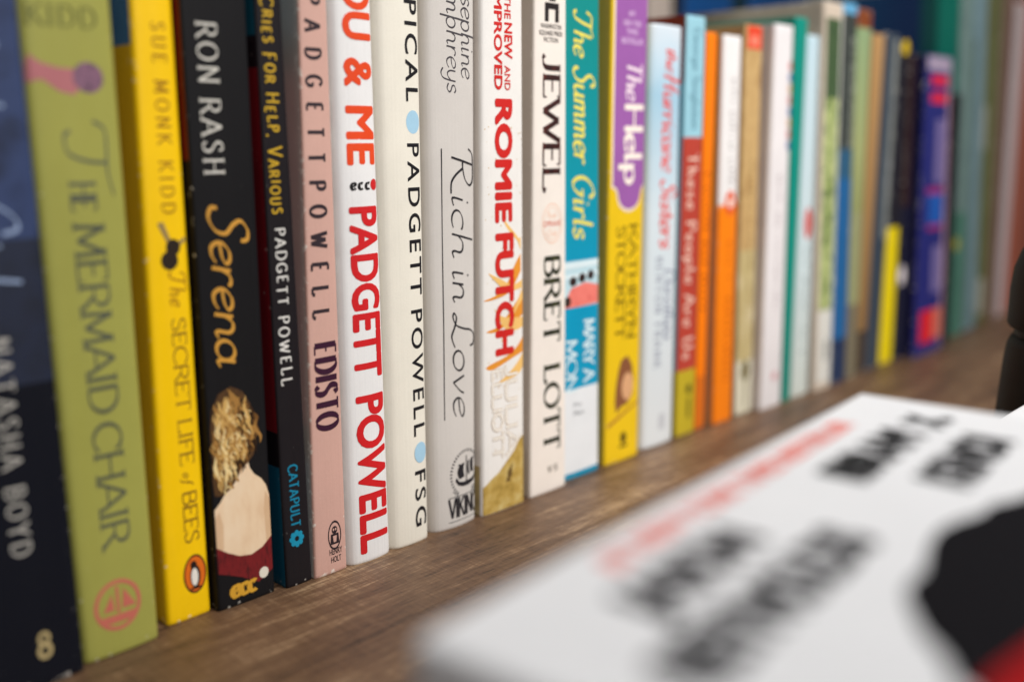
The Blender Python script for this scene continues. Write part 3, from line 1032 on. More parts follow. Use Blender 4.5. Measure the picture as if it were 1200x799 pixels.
# -- white with flames
gold = mottled(((150, 122, 52), (186, 154, 78), (206, 184, 120)), 150)
B = book('paperback_book', 'white paperback with bold red capitals over orange flames and a mustard foot', 27.85, 30.45, -.2, 22.3, 14,
         28.06, 30.42, cols=(234, 230, 225), left=[(0, 2.2, (176, 156, 108)), (2.2, 22.3, (222, 214, 206))], curve=.05, r=.16, wear=.35)
RR = (204, 40, 36)
zA = 2.38
shape(B, 'flame_picture', [[(.02, .05), (.98, .05), (.98, zA + .75), (.86, zA + .6), (.74, zA + .2), (.62, zA - .05), (.5, zA - .3), (.36, zA - .6), (.2, zA - .8), (.02, zA - 1.1)]], gold, lift=.007)
zE = 9.71
def flame(base, tip, wid, bend):
    (f0, z0), (f1, z1) = base, tip
    L_, R_ = [], []
    for i in range(17):
        t = i / 16
        f = f0 + (f1 - f0) * t + .05 * math.sin(t * 6 + z0)
        z = z0 + (z1 - z0) * t + bend * 14 * t * (1 - t)
        h_ = wid * (1 - t) ** .7 * (.75 + .35 * math.sin(t * 5 + z0 * 3)) + .012
        L_.append((f, z + h_))
        R_.append((f, z - h_))
    return [[L_[i], L_[i + 1], R_[i + 1], R_[i]] for i in range(16)]
fl1, fl2 = [], []
for (ba, ti, wd, be, two) in (((.96, 10.6), (.08, 9.2), .4, -.09, 0), ((.96, 9.7), (.14, 10.3), .34, -.1, 1), ((.96, 8.9), (.06, 7.9), .42, -.08, 0), ((.96, 8.1), (.22, 8.8), .36, -.09, 1),
                              ((.96, 7.2), (.05, 6.4), .4, -.07, 0), ((.96, 11.4), (.5, 12.6), .3, -.08, 1), ((.96, 6.5), (.3, 5.6), .3, -.05, 1), ((.96, 9.3), (.4, 7.4), .26, -.05, 1)):
    (fl2 if two else fl1).extend(flame(ba, ti, wd, be))
shape(B, 'flame_picture', fl1, (226, 146, 50), lift=.0065, cuts=0)
shape(B, 'flame_picture', fl2, (238, 190, 112), lift=.0075, cuts=0)
specks = []
for _ in range(70):
    f, z = rnd.uniform(.05, .95), rnd.uniform(2, 17)
    s_ = rnd.uniform(.006, .02)
    specks.append([(f - s_, z), (f, z - s_ * 2), (f + s_, z + s_ * .5), (f, z + s_ * 2)])
shape(B, 'flame_picture', specks, (206, 176, 130), lift=.0055, cuts=0)
down(B, 'title_lettering', 'THE', 21.16, 20.26, .52, .69, RR, 'sans', bold=.03)
down(B, 'title_lettering', 'NEW', 20.13, 18.75, .52, .73, RR, 'sans', bold=.035)
down(B, 'title_lettering', 'AND', 18.49, 17.54, .52, .67, RR, 'sans', bold=.02)
down(B, 'title_lettering', 'IMPROVED', 21.35, 17.54, .28, .48, RR, 'sans', bold=.035)
down(B, 'title_lettering', 'ROMIE', 17.21, 12.30, .29, .73, RR, 'sans', bold=.05, lift=.012)
down(B, 'title_lettering', 'FUTCH', 11.89, 6.80, .29, .76, RR, 'sans', bold=.05, lift=.012)
for (wd, cl, lf) in ((.2, (176, 146, 108), .012), (.125, (246, 241, 232), .0165)):
    down(B, 'author_lettering', 'JULIA', 6.36, 2.42, .53, .82, cl, W=wd, thin=wd, nib=0, lift=lf, fit=True)
    down(B, 'author_lettering', 'ELLIOTT', 6.29, 2.34, .22, .45, cl, W=wd * 1.1, thin=wd * 1.1, nib=0, lift=lf, fit=True)
zz_ = 1.58
shape(B, 'publisher_mark', [oval(B, .62, zz_, .06, .22, n=10), [(.6, zz_ + .2), (.7, zz_ + .45), (.66, zz_ + .1)], [(.56, zz_ - .1), (.52, zz_ - .35), (.66, zz_ - .35)]], (110, 86, 46), lift=.01)

# -- cream with dark serif
B = book('paperback_book', 'cream paperback with large dark serif capitals and a faint peach ring', 30.88, 33.28, -.14, 22.6, 13.6,
         31.15, 33.16, cols=(236, 226, 216), left=[(0, 22.6, (208, 196, 184))], curve=.04, r=.1, wear=.4, rough=.58)
zj = 20.77
shape(B, 'publisher_mark', [[(.3, zj - .4), (.42, zj - .4), (.42, zj + .1), (.62, zj + .1), (.62, zj - .4), (.74, zj - .4), (.74, zj + .35), (.3, zj + .35)],
      [(.42, zj + .42), (.5, zj + .75), (.56, zj + .5), (.66, zj + .7), (.62, zj + .42)]], (40, 34, 34))
for (t_, ya, yb, a_, b_) in (('WASHINGTON', 20.10, 20.30, .18, .82), ('SQUARE PRESS', 19.83, 20.03, .14, .86), ('FICTION', 19.56, 19.76, .28, .72)):
    across(B, 'publisher_mark', t_, a_, b_, ya, yb, (60, 50, 48), 'sans', bold=.01)
jw = mottled(((92, 36, 28), (52, 24, 22), (34, 20, 22)), 420)
down(B, 'title_lettering', 'JEWEL', 19.08, 13.47, .28, .78, jw, W=.23, thin=.075, nib=6, serif=.15, fit=True)
zj = 12.09
shape(B, 'printed_seal', ring(.56, zj, .3, .86, .05) + ring(.56, zj, .24, .7, .04), (238, 190, 160))
across(B, 'printed_seal', 'OPRAHS', .3, .82, zj - .13, zj + .13, (216, 120, 96), 'sans', bold=.02)
across(B, 'printed_seal', 'Book', .42, .7, zj + .24, zj + .5, (238, 190, 160), 'serif', W=.12, thin=.06, nib=20, fit=True)
across(B, 'printed_seal', 'Club', .42, .7, zj - .52, zj - .26, (238, 190, 160), 'serif', W=.12, thin=.06, nib=20, fit=True)
bl = mottled(((74, 76, 36), (40, 42, 30), (30, 32, 26)), 420)
down(B, 'author_lettering', 'BRET', 10.73, 6.87, .34, .8, bl, W=.22, thin=.075, nib=6, serif=.15, cond=1.4)
down(B, 'author_lettering', 'LOTT', 5.91, 1.95, .36, .8, bl, W=.22, thin=.075, nib=6, serif=.15, cond=1.4)
across(B, 'publisher_mark', 'vs', .46, .74, 0.95, 1.23 + .3, (128, 118, 108), 'serif', W=.14, thin=.06, nib=20)

# -- teal with beach photo
za, zb_, zc_, ze = 0.32, 4.34, 8.15, 10.27
B = book('paperback_book', 'teal paperback with yellow italic title above a beach photo and a white label', 33.5, 36.1, .2, 22.6, 13.8,
         33.42, 35.78, spine=[(0, za, (14, 142, 178)), (za, zb_, (226, 228, 230)), (zb_, zc_, (10, 148, 186)), (zc_, ze, (186, 214, 222)),
                              (ze, 22.6, ramp_z([(ze - 1, (6, 146, 184)), (14, (6, 142, 160)), (20, (8, 136, 132))]))],
         left=[(0, 22.6, (16, 130, 150))], curve=.03, r=.08, wear=.3)
YE = (232, 216, 92)
down(B, 'title_lettering', '\x03he', 21.10, 19.18, .26, .76, YE, W=.14, thin=.055, nib=30, slant=.2, fit=True)
down(B, 'title_lettering', '\x04ummer', 18.75, 14.63, .26, .82, YE, W=.14, thin=.055, nib=30, slant=.2, fit=True)
down(B, 'title_lettering', '\x05irls', 14.18, 11.28, .26, .82, YE, W=.14, thin=.055, nib=30, slant=.2, fit=True)
shape(B, 'cover_picture', [[(.03, zc_), (.97, zc_ + .05), (.97, zc_ + .9), (.6, zc_ + 1.1), (.2, zc_ + .9), (.03, zc_ + .3)]], mottled(((206, 84, 76), (236, 128, 116), (222, 106, 96)), 260))
shape(B, 'cover_picture', [oval(B, .25, zc_ + 1.2, .1, .22, n=12), oval(B, .5, zc_ + 1.32, .1, .22, n=12), oval(B, .75, zc_ + 1.4, .1, .22, n=12), oval(B, .1, zc_ + .3, .09, .24, n=12)], (52, 38, 36), lift=.012)
shape(B, 'cover_picture', [[(.02, ze - .6), (.98, ze - .55), (.98, ze - .72), (.02, ze - .78)], [(.02, ze - .1), (.98, ze - .05), (.98, ze - .3), (.02, ze - .34)]], (216, 230, 234), lift=.007)
down(B, 'author_lettering', 'MARY A', 7.51, 4.59, .56, .86, (214, 232, 236), **ROMAN)
down(B, 'author_lettering', 'MON', 6.71, 4.18, .08, .36, (214, 232, 236), fit=True, **ROMAN)
across(B, 'shelf_label', 'Fic', .28, .5, 3.48, 3.68, (120, 122, 126), 'sans')
across(B, 'shelf_label', 'Mon', .28, .56, 3.06, 3.31, (120, 122, 126), 'sans')

# -- gold and purple
B = book('paperback_book', 'golden yellow paperback with a purple title panel at its top and a small brown bird', 36.6, 39.3, .22, 23.2, 13.6,
         36.68, 39.4, cols=(230, 190, 26), left=[(0, 23.2, (232, 192, 84))], curve=.04, r=.12, wear=.3)
zp = 12.91
def panel(a, b, foot, drop, m):
    polys = [[(a, foot), (b, foot), (b, 23.1), (a, 23.1)]]
    n = 12
    c, hw = (a + b) / 2 + .02, (b - a) * .36
    e = [(c + hw * math.cos(PI + PI * k / n), foot - drop * .35 - drop * .65 * math.sin(PI * k / n)) for k in range(n + 1)]
    e = [(a + .03, foot)] + [(c - hw * 1.12, foot - drop * .12)] + e + [(c + hw * 1.12, foot - drop * .12)] + [(b - .03, foot)]
    for p, q in zip(e, e[1:]):
        if q[0] - p[0] > 1e-4:
            polys.append([(p[0], p[1]), (q[0], q[1]), (q[0], foot), (p[0], foot)])
    return polys
shape(B, 'title_panel', panel(.06, .985, zp + .5, 1.15, 0), (240, 222, 196), cuts=8, lift=.006)
shape(B, 'title_panel', panel(.1, .97, zp + .58, 1.1, 0), (152, 92, 162), cuts=8, lift=.009)
for (t_, ya, yb, a_, b_) in (('#1', 21.13, 21.39, .44, .6), ('NEW YORK', 20.68, 20.95, .3, .8), ('TIMES', 20.31, 20.57, .38, .7), ('BESTSELLER', 19.90, 20.16, .26, .86)):
    across(B, 'title_panel', t_, a_, b_, ya, yb, (222, 190, 226), 'sans', bold=.01, lift=.012)
down(B, 'title_lettering', 'The', 19.22, 17.42, .42, .84, (236, 214, 226), W=.16, thin=.06, nib=20, slant=.15, fit=True, lift=.012)
down(B, 'title_lettering', 'Help', 17.27, 13.51, .4, .9, (246, 232, 220), W=.2, thin=.07, nib=10, serif=.08, fit=True, lift=.012)
down(B, 'author_lettering', 'KATHRYN', 11.71, 6.10, .58, .82, (112, 88, 18), W=.19, thin=.08, nib=6, serif=.12, fit=True)
down(B, 'author_lettering', 'STOCKETT', 11.63, 6.18, .24, .48, (112, 88, 18), W=.19, thin=.08, nib=6, serif=.12, fit=True)
zb = 3.80
shape(B, 'bird_picture', [[(.3, zb - 1.3), (.45, zb - 1.0), (.62, zb - .95), (.78, zb - .5), (.8, zb + .2), (.74, zb + 1.0), (.6, zb + 1.5), (.42, zb + 1.35), (.34, zb + .8), (.28, zb), (.26, zb - .7)]],
      (134, 84, 54))
shape(B, 'bird_picture', [oval(B, .62, zb - .05, .17, .7)], (216, 164, 120), lift=.012)
shape(B, 'bird_picture', [[(.06, zb - 1.75), (.5, zb - 1.3), (.97, zb - .9), (.97, zb - 1.0), (.5, zb - 1.48), (.06, zb - 1.95)]], (176, 122, 48), lift=.013)
shape(B, 'publisher_mark', [oval(B, .52, 1.19, .09, .3, n=12), [(.4, 0.84), (.64, 0.84), (.64, 0.71), (.4, 0.71)]], (84, 66, 20))

# -- pale blue white, red script
B = book('hardcover_book', 'white hardcover fading to pale blue at its top with coral script title', 39.95, 42.78, .5, 21.0, 14.4,
         40.05, 42.7, spine=[(0, 21.0, ramp_z([(0, (214, 217, 218)), (12, (208, 219, 225)), (17.6, (160, 196, 216)), (19.3, (190, 212, 226)), (21, (208, 218, 226))]))],
         curve=.14, r=.3, hard=True)
CO = (226, 78, 72)
SC2 = dict(W=.17, thin=.05, nib=35, slant=.2, fit=True)
down(B, 'title_lettering', 'the', 19.97, 18.85, .42, .76, CO, **SC2)
down(B, 'title_lettering', '\x06urricane', 18.85, 14.10, .36, .84, CO, **SC2)
down(B, 'title_lettering', '\x04isters', 13.68, 10.29, .36, .84, CO, **SC2)
down(B, 'author_lettering', 'Dorothea', 9.25, 5.56, .55, .88, (150, 156, 172), **SC2)
down(B, 'author_lettering', 'BENTON FRANK', 9.86, 4.21, .28, .46, (150, 154, 168), **ROMAN)
shape(B, 'publisher_mark', [[(.46, 1.66), (.66, 1.66), (.66, 0.83), (.46, 0.83)]], (190, 192, 196))

# -- blue over red over mustard
z1, z2 = 3.59, 15.72
B = book('paperback_book', 'tall book with a light blue panel above brick red and a mustard foot', 42.98, 44.72, .45, 21.62, 13.9,
         42.96, 44.62, spine=[(0, z1, (188, 166, 40)), (z1, z2, (180, 66, 52)), (z2, 21.62, (150, 198, 212))],
         left=[(0, z1, (150, 134, 44)), (z1, 18.4, (96, 150, 164)), (18.4, 21.62, (120, 44, 34))], curve=.03, r=.08, wear=.2)
down(B, 'author_lettering', 'George Singleton', 21.02, 16.10, .38, .74, (96, 138, 156), W=.16, thin=.08, nib=10)
down(B, 'title_lettering', 'These People Are Us', 14.91, 4.20, .26, .76, (236, 196, 178), W=.17, thin=.08, nib=10, serif=.06)
shape(B, 'publisher_mark', [oval(B, .6, 2.52, .14, .3, n=12), [(.54, 2.04), (.66, 2.04), (.66, 0.91), (.54, 0.91)]], (84, 78, 26))

# -- thin orange
zo = 3.00
B = book('paperback_book', 'thin bright orange paperback squeezed beside the book with the mustard foot', 44.86, 45.74, .5, 20.95, 13.2,
         44.82, 45.76, spine=[(0, zo, (214, 108, 26)), (zo, 20.95, (246, 124, 10))], left=[(0, 20.95, (226, 112, 14))], curve=.02, r=.06, wear=.2)
marks(B, 'title_lettering', .2, .72, 13.9, 6.75, 20, (150, 56, 10))

# -- white over orange
zo = 12.16
B = book('paperback_book', 'white topped paperback whose lower half is orange, red and white disc between', 46.42, 48.28, .3, 20.9, 13.2,
         46.12, 47.9, spine=[(0, zo, (246, 130, 16)), (zo, 20.9, (234, 230, 228))], left=[(0, 12, (214, 172, 122)), (12, 20.9, (214, 176, 86))], curve=.05, r=.14, wear=.3)
marks(B, 'author_lettering', .42, .7, 18.7, 12.70, 22, (160, 152, 150))
shape(B, 'printed_disc', ring(.56, zo + .1, .3, .65, .6), (226, 92, 48))
shape(B, 'printed_disc', [oval(B, .56, zo + .1, .13, .28)], (244, 226, 214), lift=.012)
marks(B, 'title_lettering', .46, .7, 10.2, 2.50, 20, (196, 84, 10))

# -- parchment with spoon
zo = 3.16
par = mottled(((172, 134, 82), (200, 166, 112), (158, 120, 70)), 110, (1, 1, .6))
par2 = mottled(((208, 192, 144), (184, 164, 112), (222, 208, 168)), 90, (1, 1, .5))
B = book('paperback_book', 'parchment coloured paperback with a red tab on top and a dark spoon at its foot', 48.86, 50.66, .4, 21.6, 13.8,
         48.42, 50.2, spine=[(0, zo, (224, 218, 194)), (zo, 9.5, par2), (9.5, 21.6, par)], left=[(0, 21.6, (184, 150, 108))], curve=.03, r=.1, wear=.2)
shape(B, 'red_tab', [[(.1, 20.36), (.92, 20.36), (.92, 21.55), (.1, 21.55)]], (222, 70, 44))
shape(B, 'red_tab', [oval(B, .5, 20.80, .26, .3)], (238, 130, 106), lift=.012)
shape(B, 'spoon_picture', [oval(B, .52, 2.56, .24, .62), [(.46, 2.05), (.58, 2.05), (.56, 0.41), (.48, 0.41)]], (112, 100, 62))
marks(B, 'title_lettering', .5, .68, 14.5, 5.50, 28, (150, 124, 78))

# -- white with bright dots
B = book('paperback_book', 'white paperback with grey side and small red and blue marks along its upper edge', 50.82, 53.2, -.1, 21.75, 14,
         50.62, 52.66, cols=(232, 226, 226), left=[(0, 21.75, (220, 212, 212))], curve=.05, r=.14, wear=.2)
for k in range(8):
    shape(B, 'cover_picture', [oval(B, .9, 19.6 - k * .62, .1, .26, n=12)], ((206, 66, 50), (70, 92, 170), (214, 150, 60))[k % 3])
marks(B, 'title_lettering', .42, .62, 13.6, 5.76, 26, (176, 160, 164))
shape(B, 'publisher_mark', [oval(B, .6, 1.9, .14, .28, n=12)], (214, 160, 164))

# -- thin teal
B = book('paperback_book', 'thin plain emerald teal book between two pale books', 53.42, 54.26, -.1, 22.3, 14,
         52.84, 54.24, cols=(10, 138, 122), curve=.02, r=.07, wear=.15)

# -- pale blue with red oval
B = book('paperback_book', 'pale ice blue paperback with a red oval in the middle of its spine', 54.6, 56.7, -.02, 21.45, 14,
         54.42, 55.9, spine=[(0, 21.45, ramp_z([(0, (206, 212, 204)), (8, (204, 218, 220)), (21.4, (190, 214, 224))]))], left=[(0, 21.45, (190, 204, 206))], curve=.03, r=.1)
shape(B, 'printed_oval', [oval(B, .62, 10.67, .24, .95)], (208, 70, 62))
marks(B, 'title_lettering', .42, .66, 9.2, 2.60, 20, (134, 146, 148))

# -- large beige with floral panel
zo = 22.52
B = book('hardcover_book', 'large beige hardcover with a mottled green leaf panel and a pale edge', 57.05, 59.3, -.3, 23.4, 9.6,
         55.95, 58.36, cols=(206, 190, 172), left=[(0, 23.4, (198, 188, 176))], curve=.05, r=.16, hard=True)
leafy = mottled(((34, 54, 30), (88, 116, 52), (196, 204, 138), (64, 90, 44), (150, 168, 90)), 85, (1, 1, .8))
leafy2 = mottled(((44, 66, 44), (70, 92, 58), (50, 72, 48)), 130)
shape(B, 'leaf_panel', [[(.1, 5.2), (.83, 5.2), (.83, 18), (.1, 18)]], leafy)
shape(B, 'leaf_panel', [[(.1, 18), (.83, 18), (.83, zo), (.1, zo)]], leafy2)
shape(B, 'paper_label', [[(.1, .5), (.84, .5), (.84, 5.15), (.1, 5.15)]], (216, 214, 206))
shape(B, 'pale_edge', [[(.85, .2), (.97, .2), (.97, 23.2), (.85, 23.2)]], (212, 212, 204))
shape(B, 'paper_label', [[(.5, 3.2), (.66, 3.2), (.66, 1.9), (.5, 1.9)]], (120, 122, 118), lift=.013)

# -- charcoal over blue
B = book('hardcover_book', 'tall charcoal hardcover turning blue in its lower half, sky blue at its top edge', 59.4, 61.45, -.28, 23.55, 15,
         58.45, 60.3, spine=[(0, 3, (34, 52, 84)), (3, 13.2, (34, 96, 150)), (13.2, 15, (46, 90, 120)), (15, 22.95, mottled(((44, 46, 46), (60, 66, 62), (38, 40, 40)), 90)), (22.95, 23.55, (98, 164, 204))],
         left=[(0, 22.95, (60, 70, 70)), (22.95, 23.55, (98, 164, 204))], curve=.03, r=.1, hard=True)
marks(B, 'title_lettering', .58, .9, 21.6, 15.00, 26, (196, 200, 186))

# -- pale green
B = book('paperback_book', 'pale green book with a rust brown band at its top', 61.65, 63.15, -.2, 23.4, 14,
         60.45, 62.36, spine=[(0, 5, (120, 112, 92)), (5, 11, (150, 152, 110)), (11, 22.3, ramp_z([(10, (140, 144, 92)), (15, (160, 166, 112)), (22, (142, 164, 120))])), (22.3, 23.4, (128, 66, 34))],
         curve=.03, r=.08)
# -- amber
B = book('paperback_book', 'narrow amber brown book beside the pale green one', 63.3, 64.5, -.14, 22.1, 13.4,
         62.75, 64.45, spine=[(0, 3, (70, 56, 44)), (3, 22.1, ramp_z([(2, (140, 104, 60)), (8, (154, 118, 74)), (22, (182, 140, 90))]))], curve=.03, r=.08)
# -- slate
B = book('paperback_book', 'slate grey book with a lighter grey band, standing behind a yellow block', 64.75, 67.1, 0, 22.3, 14,
         64.75, 67.05, cols=(58, 68, 80), curve=.03, r=.1)
shape(B, 'pale_edge', [[(.62, 9.0), (.96, 9.0), (.96, 22.0), (.62, 22.0)]], mottled(((112, 118, 116), (132, 136, 132), (104, 110, 112)), 70))
marks(B, 'title_lettering', .7, .92, 14.6, 11.24, 14, (180, 182, 186))
# -- black and yellow
zy = 9.64
B = book('paperback_book', 'dark book with a vivid yellow lower half and a small white tag', 67.45, 69.4, .05, 21.6, 13.6,
         67.3, 68.85, spine=[(0, zy, (238, 212, 14)), (zy, 21.6, (36, 34, 42))], left=[(0, zy, (210, 186, 20)), (zy, 21.6, (40, 36, 42))], curve=.03, r=.1)
shape(B, 'yellow_dot', [oval(B, .55, 21.60, .34, .5)], (226, 190, 20))
# -- brown black
B = book('paperback_book', 'brown black book with a white tag beside the vivid yellow spine', 69.45, 70.9, -.12, 21.2, 13.4,
         68.9, 69.6, cols=(52, 36, 38), spine=[(0, 11, (34, 34, 52)), (11, 21.2, (56, 38, 38))], curve=.03, r=.1)
shape(B, 'white_tag', [oval(B, .4, 6.17, .38, .7)], (238, 228, 230))
# -- purple
B = book('boxed_book', 'thick royal blue book with red bars on its upper spine and a red square below', 71.0, 76.5, -.9, 21.2, 14,
         69.65, 74.1, cols=(36, 40, 112), left=[(0, 21.2, (28, 30, 74))], curve=.02, r=.12)
shape(B, 'pale_edge', [[(.85, .3), (.97, .3), (.97, 21.0), (.85, 21.0)]], mottled(((136, 108, 136), (168, 138, 152), (120, 96, 128)), 60))
shape(B, 'pale_edge', [[(.04, 20.2), (.97, 20.2), (.97, 21.1), (.04, 21.1)]], (166, 150, 172), lift=.011)
shape(B, 'red_bar', [[(.2, 19.23), (.82, 19.23), (.82, 19.90), (.2, 19.90)]], (214, 36, 66), lift=.013)
shape(B, 'red_bar', [[(.2, 18.03), (.82, 18.03), (.82, 18.71), (.2, 18.71)]], (214, 36, 66), lift=.013)
shape(B, 'blue_square', [[(.28, 9.65), (.8, 9.65), (.8, 11.76), (.28, 11.76)]], (30, 86, 170), lift=.013)
shape(B, 'red_square', [[(.16, 0.92), (.6, 0.92), (.6, 3.36), (.16, 3.36)]], (216, 34, 46), lift=.013)
shape(B, 'red_square', [[(.6, 1.05), (.9, 1.05), (.9, 3.36), (.6, 3.36)]], (206, 112, 92), lift=.013)
shape(B, 'lilac_patch', [[(.5, 4.56), (.84, 4.56), (.84, 7.99), (.5, 7.99)]], (118, 106, 156), lift=.012)
shape(B, 'lilac_patch', [[(.45, 12.54), (.8, 12.54), (.8, 16.94), (.45, 16.94)]], (118, 106, 156), lift=.012)
shape(B, 'pink_bar', [[(.2, 11.76), (.8, 11.76), (.8, 12.24), (.2, 12.24)]], (150, 44, 108), lift=.0135)
shape(B, 'pink_bar', [[(.26, 9.22), (.8, 9.22), (.8, 9.59), (.26, 9.59)]], (150, 44, 108), lift=.0135)
# -- short black
B = book('paperback_book', 'short plain black book right of the thick royal blue one', 76.13, 77.58, -1.0, 18.75, 13,
         74.47, 76.02, cols=(20, 18, 20), curve=.03, r=.1)
# -- big grey green with teal cover
tealcov = bpy.data.materials.new("teal_and_navy_cover")
tealcov.use_nodes = True
_n, _l = tealcov.node_tree.nodes, tealcov.node_tree.links
_tc = _n.new("ShaderNodeTexCoord")
_sp = _n.new("ShaderNodeSeparateXYZ")
_l.new(_tc.outputs["Object"], _sp.inputs[0])
_mr = _n.new("ShaderNodeMapRange")
_mr.inputs[2].default_value = 0.2
_l.new(_sp.outputs["Y"], _mr.inputs[0])
_cr = _n.new("ShaderNodeValToRGB")
_cr.color_ramp.interpolation = 'EASE'
_e = _cr.color_ramp.elements
for _i, (_p, _c) in enumerate(((0.0, (16, 158, 140)), (0.08, (16, 158, 140)), (0.1, (8, 84, 84)), (0.11, (8, 96, 96)), (0.145, (6, 84, 92)), (0.165, (8, 50, 104)), (0.5, (12, 76, 124)), (1.0, (12, 66, 120)))):
    if _i < 2:
        _e[_i].position, _e[_i].color = _p, lin(_c)
    else:
        _x = _e.new(_p)
        _x.color = lin(_c)
_l.new(_mr.outputs[0], _cr.inputs[0])
_l.new(_cr.outputs[0], _n["Principled BSDF"].inputs["Base Color"])
_n["Principled BSDF"].inputs["Roughness"].default_value = .45
gg = mottled(((92, 116, 112), (112, 136, 132), (84, 106, 106)), 60)
B = book('hardcover_book', 'very tall grey green book whose side cover is teal and navy', 80.6, 83.4, .15, 26.6, 17,
         78.0, 80.5, zt=25.6, spine=[(0, 10, mottled(((60, 108, 92), (72, 120, 104), (54, 96, 86)), 60)), (10, 26.6, gg)], left=[(0, 26.6, tealcov)], curve=.03, r=.12, hard=True)
shape(B, 'yellow_spot', [oval(B, .25, 7.53, .16, .5)], (180, 172, 70))
B = book('hardcover_book', 'very tall blue grey book with a pale foot', 83.6, 87.2, .4, 27, 17,
         80.75, 83.9, zt=25.9, spine=[(0, 27, mottled(((96, 124, 132), (118, 144, 152), (84, 110, 118)), 50, (1, 1, .4)))], curve=.03, r=.12, hard=True)
shape(B, 'dark_band', [[(.02, 0.34), (.3, 0.34), (.3, 23), (.02, 23)]], (88, 108, 104))
B = book('hardcover_book', 'very tall olive green book with a pale patch on its spine', 87.5, 90.4, .6, 27.3, 16,
         84.2, 88.0, zt=26.4, spine=[(0, 27.3, mottled(((84, 92, 52), (104, 106, 66), (78, 80, 44)), 60, (1, 1, .5)))], curve=.03, r=.12, hard=True)
shape(B, 'pale_patch', [[(.1, 0.99), (.6, 0.99), (.6, 4.00), (.1, 4.00)]], (166, 164, 152))
shape(B, 'pale_patch', [[(.02, 14.77), (.2, 14.77), (.2, 18.19), (.02, 18.19)]], (166, 164, 152))
B = book('hardcover_book', 'tall dusty rose brown book beside the olive one', 90.7, 92.8, .7, 27.6, 16,
         88.5, 91.2, zt=26.7, cols=(124, 96, 84), left=[(0, 27.6, (130, 104, 92))], curve=.03, r=.12, hard=True)
shape(B, 'dark_band', [[(.66, .2), (.97, .2), (.97, 26), (.66, 26)]], (104, 70, 64))
B = book('hardcover_book', 'tall pale pinkish white book near the right edge', 93.3, 95.6, .9, 26.8, 16,
         91.9, 94.7, zt=27, cols=(206, 190, 190), curve=.03, r=.12, hard=True)
B = book('hardcover_book', 'tall salmon book, last one seen above the black container', 96.0, 99.4, 1.0, 27.5, 16,
         94.9, 98.6, zt=27, cols=(176, 98, 76), curve=.03, r=.12, hard=True)
B = book('hardcover_book', 'tall brick brown book cut off by the right edge of the photo', 99.6, 102.6, 1.0, 27, 16,
         98.8, 101.8, zt=27, cols=(150, 84, 66), curve=.03, r=.12, hard=True)

# ================================================================== second row behind, spines facing out
for (nm, lb, a, b, c) in (
        ('hardcover_book', 'tall beige book behind the row, above the white book with coral script', 73.2, 77.0, (206, 190, 178)),
        ('hardcover_book', 'tall black filler for the shadow gap right of the tall beige book behind the row', 77.15, 78.6, (18, 18, 22)),  # fills the gap between neighbours, its shade put in as black colour
        ('hardcover_book', 'tall deep blue book standing behind the row, right of the black shadow gap', 78.75, 87.0, (22, 84, 150)),
        ('hardcover_book', 'tall dark green book between two blue ones behind the row', 87.15, 89.6, (14, 46, 48)),
        ('hardcover_book', 'tall royal blue book standing behind the row, over the large beige book', 89.75, 101.5, (22, 86, 154))):
    book(nm, lb, a, b, 25.0, 32.0, 14, cols=c, curve=.05, r=.2, hard=True, group="tall books standing behind the row")

# ================================================================== white book lying in front
def flat_book(name, label, loc, ang, L_, W_, T_, cover, z0):
    """lying book: x along the run, -y down the page; cover wraps the near (x=0) edge as its spine"""
    root = empty(name, (loc[0] * CM, loc[1] * CM, z0 * CM), label, 'book')
    root.rotation_euler = (0, 0, math.radians(ang))
    F = FlatCover()
    F.root = root
    t = .25
    bm = bmesh.new()
    prof = []
    rr = .22
    for i in range(9):
        a = PI / 2 + (PI / 2) * i / 8
        prof.append((rr + rr * math.cos(a) - rr * 0, T_ - rr + rr * math.sin(a)))
    for i in range(9):
        a = PI + (PI / 2) * i / 8
        prof.append((rr + rr * math.cos(a), rr + rr * math.sin(a)))
    prof = [(L_, T_)] + prof + [(L_, 0)]
    inner = [(L_, T_ - t)] + [(t, T_ - t), (t, t)] + [(L_, t)]
    poly = prof + list(reversed(inner))
    rows = []
    for y in (0, -W_):
        rows.append([bm.verts.new((x * CM, y * CM, z * CM)) for x, z in poly])
    n = len(poly)
    for i in range(n):
        j = (i + 1) % n
        bm.faces.new((rows[0][i], rows[0][j], rows[1][j], rows[1][i]))
    fa = bm.faces.new(list(reversed(rows[0])))
    fb = bm.faces.new(rows[1])
    bmesh.ops.recalc_face_normals(bm, faces=bm.faces[:])
    bmesh.ops.triangulate(bm, faces=[fa, fb])
    link('cover', bm, cover, root)
    bm = bmesh.new()
    box_bm(bm, (t + .02) * CM, (L_ - .35) * CM, (-W_ + .35) * CM, -.35 * CM, (t + .01) * CM, (T_ - t - .01) * CM)
    link('page_block', bm, pages_mat(), root)
    F.out = Vector((0, 0, 1))
    F.w, F.kl, F.kr = 1.0, 0, 0
    F.surf = lambda x, y, lift=0.0: Vector((x * CM, y * CM, (T_ + lift) * CM))
    return F

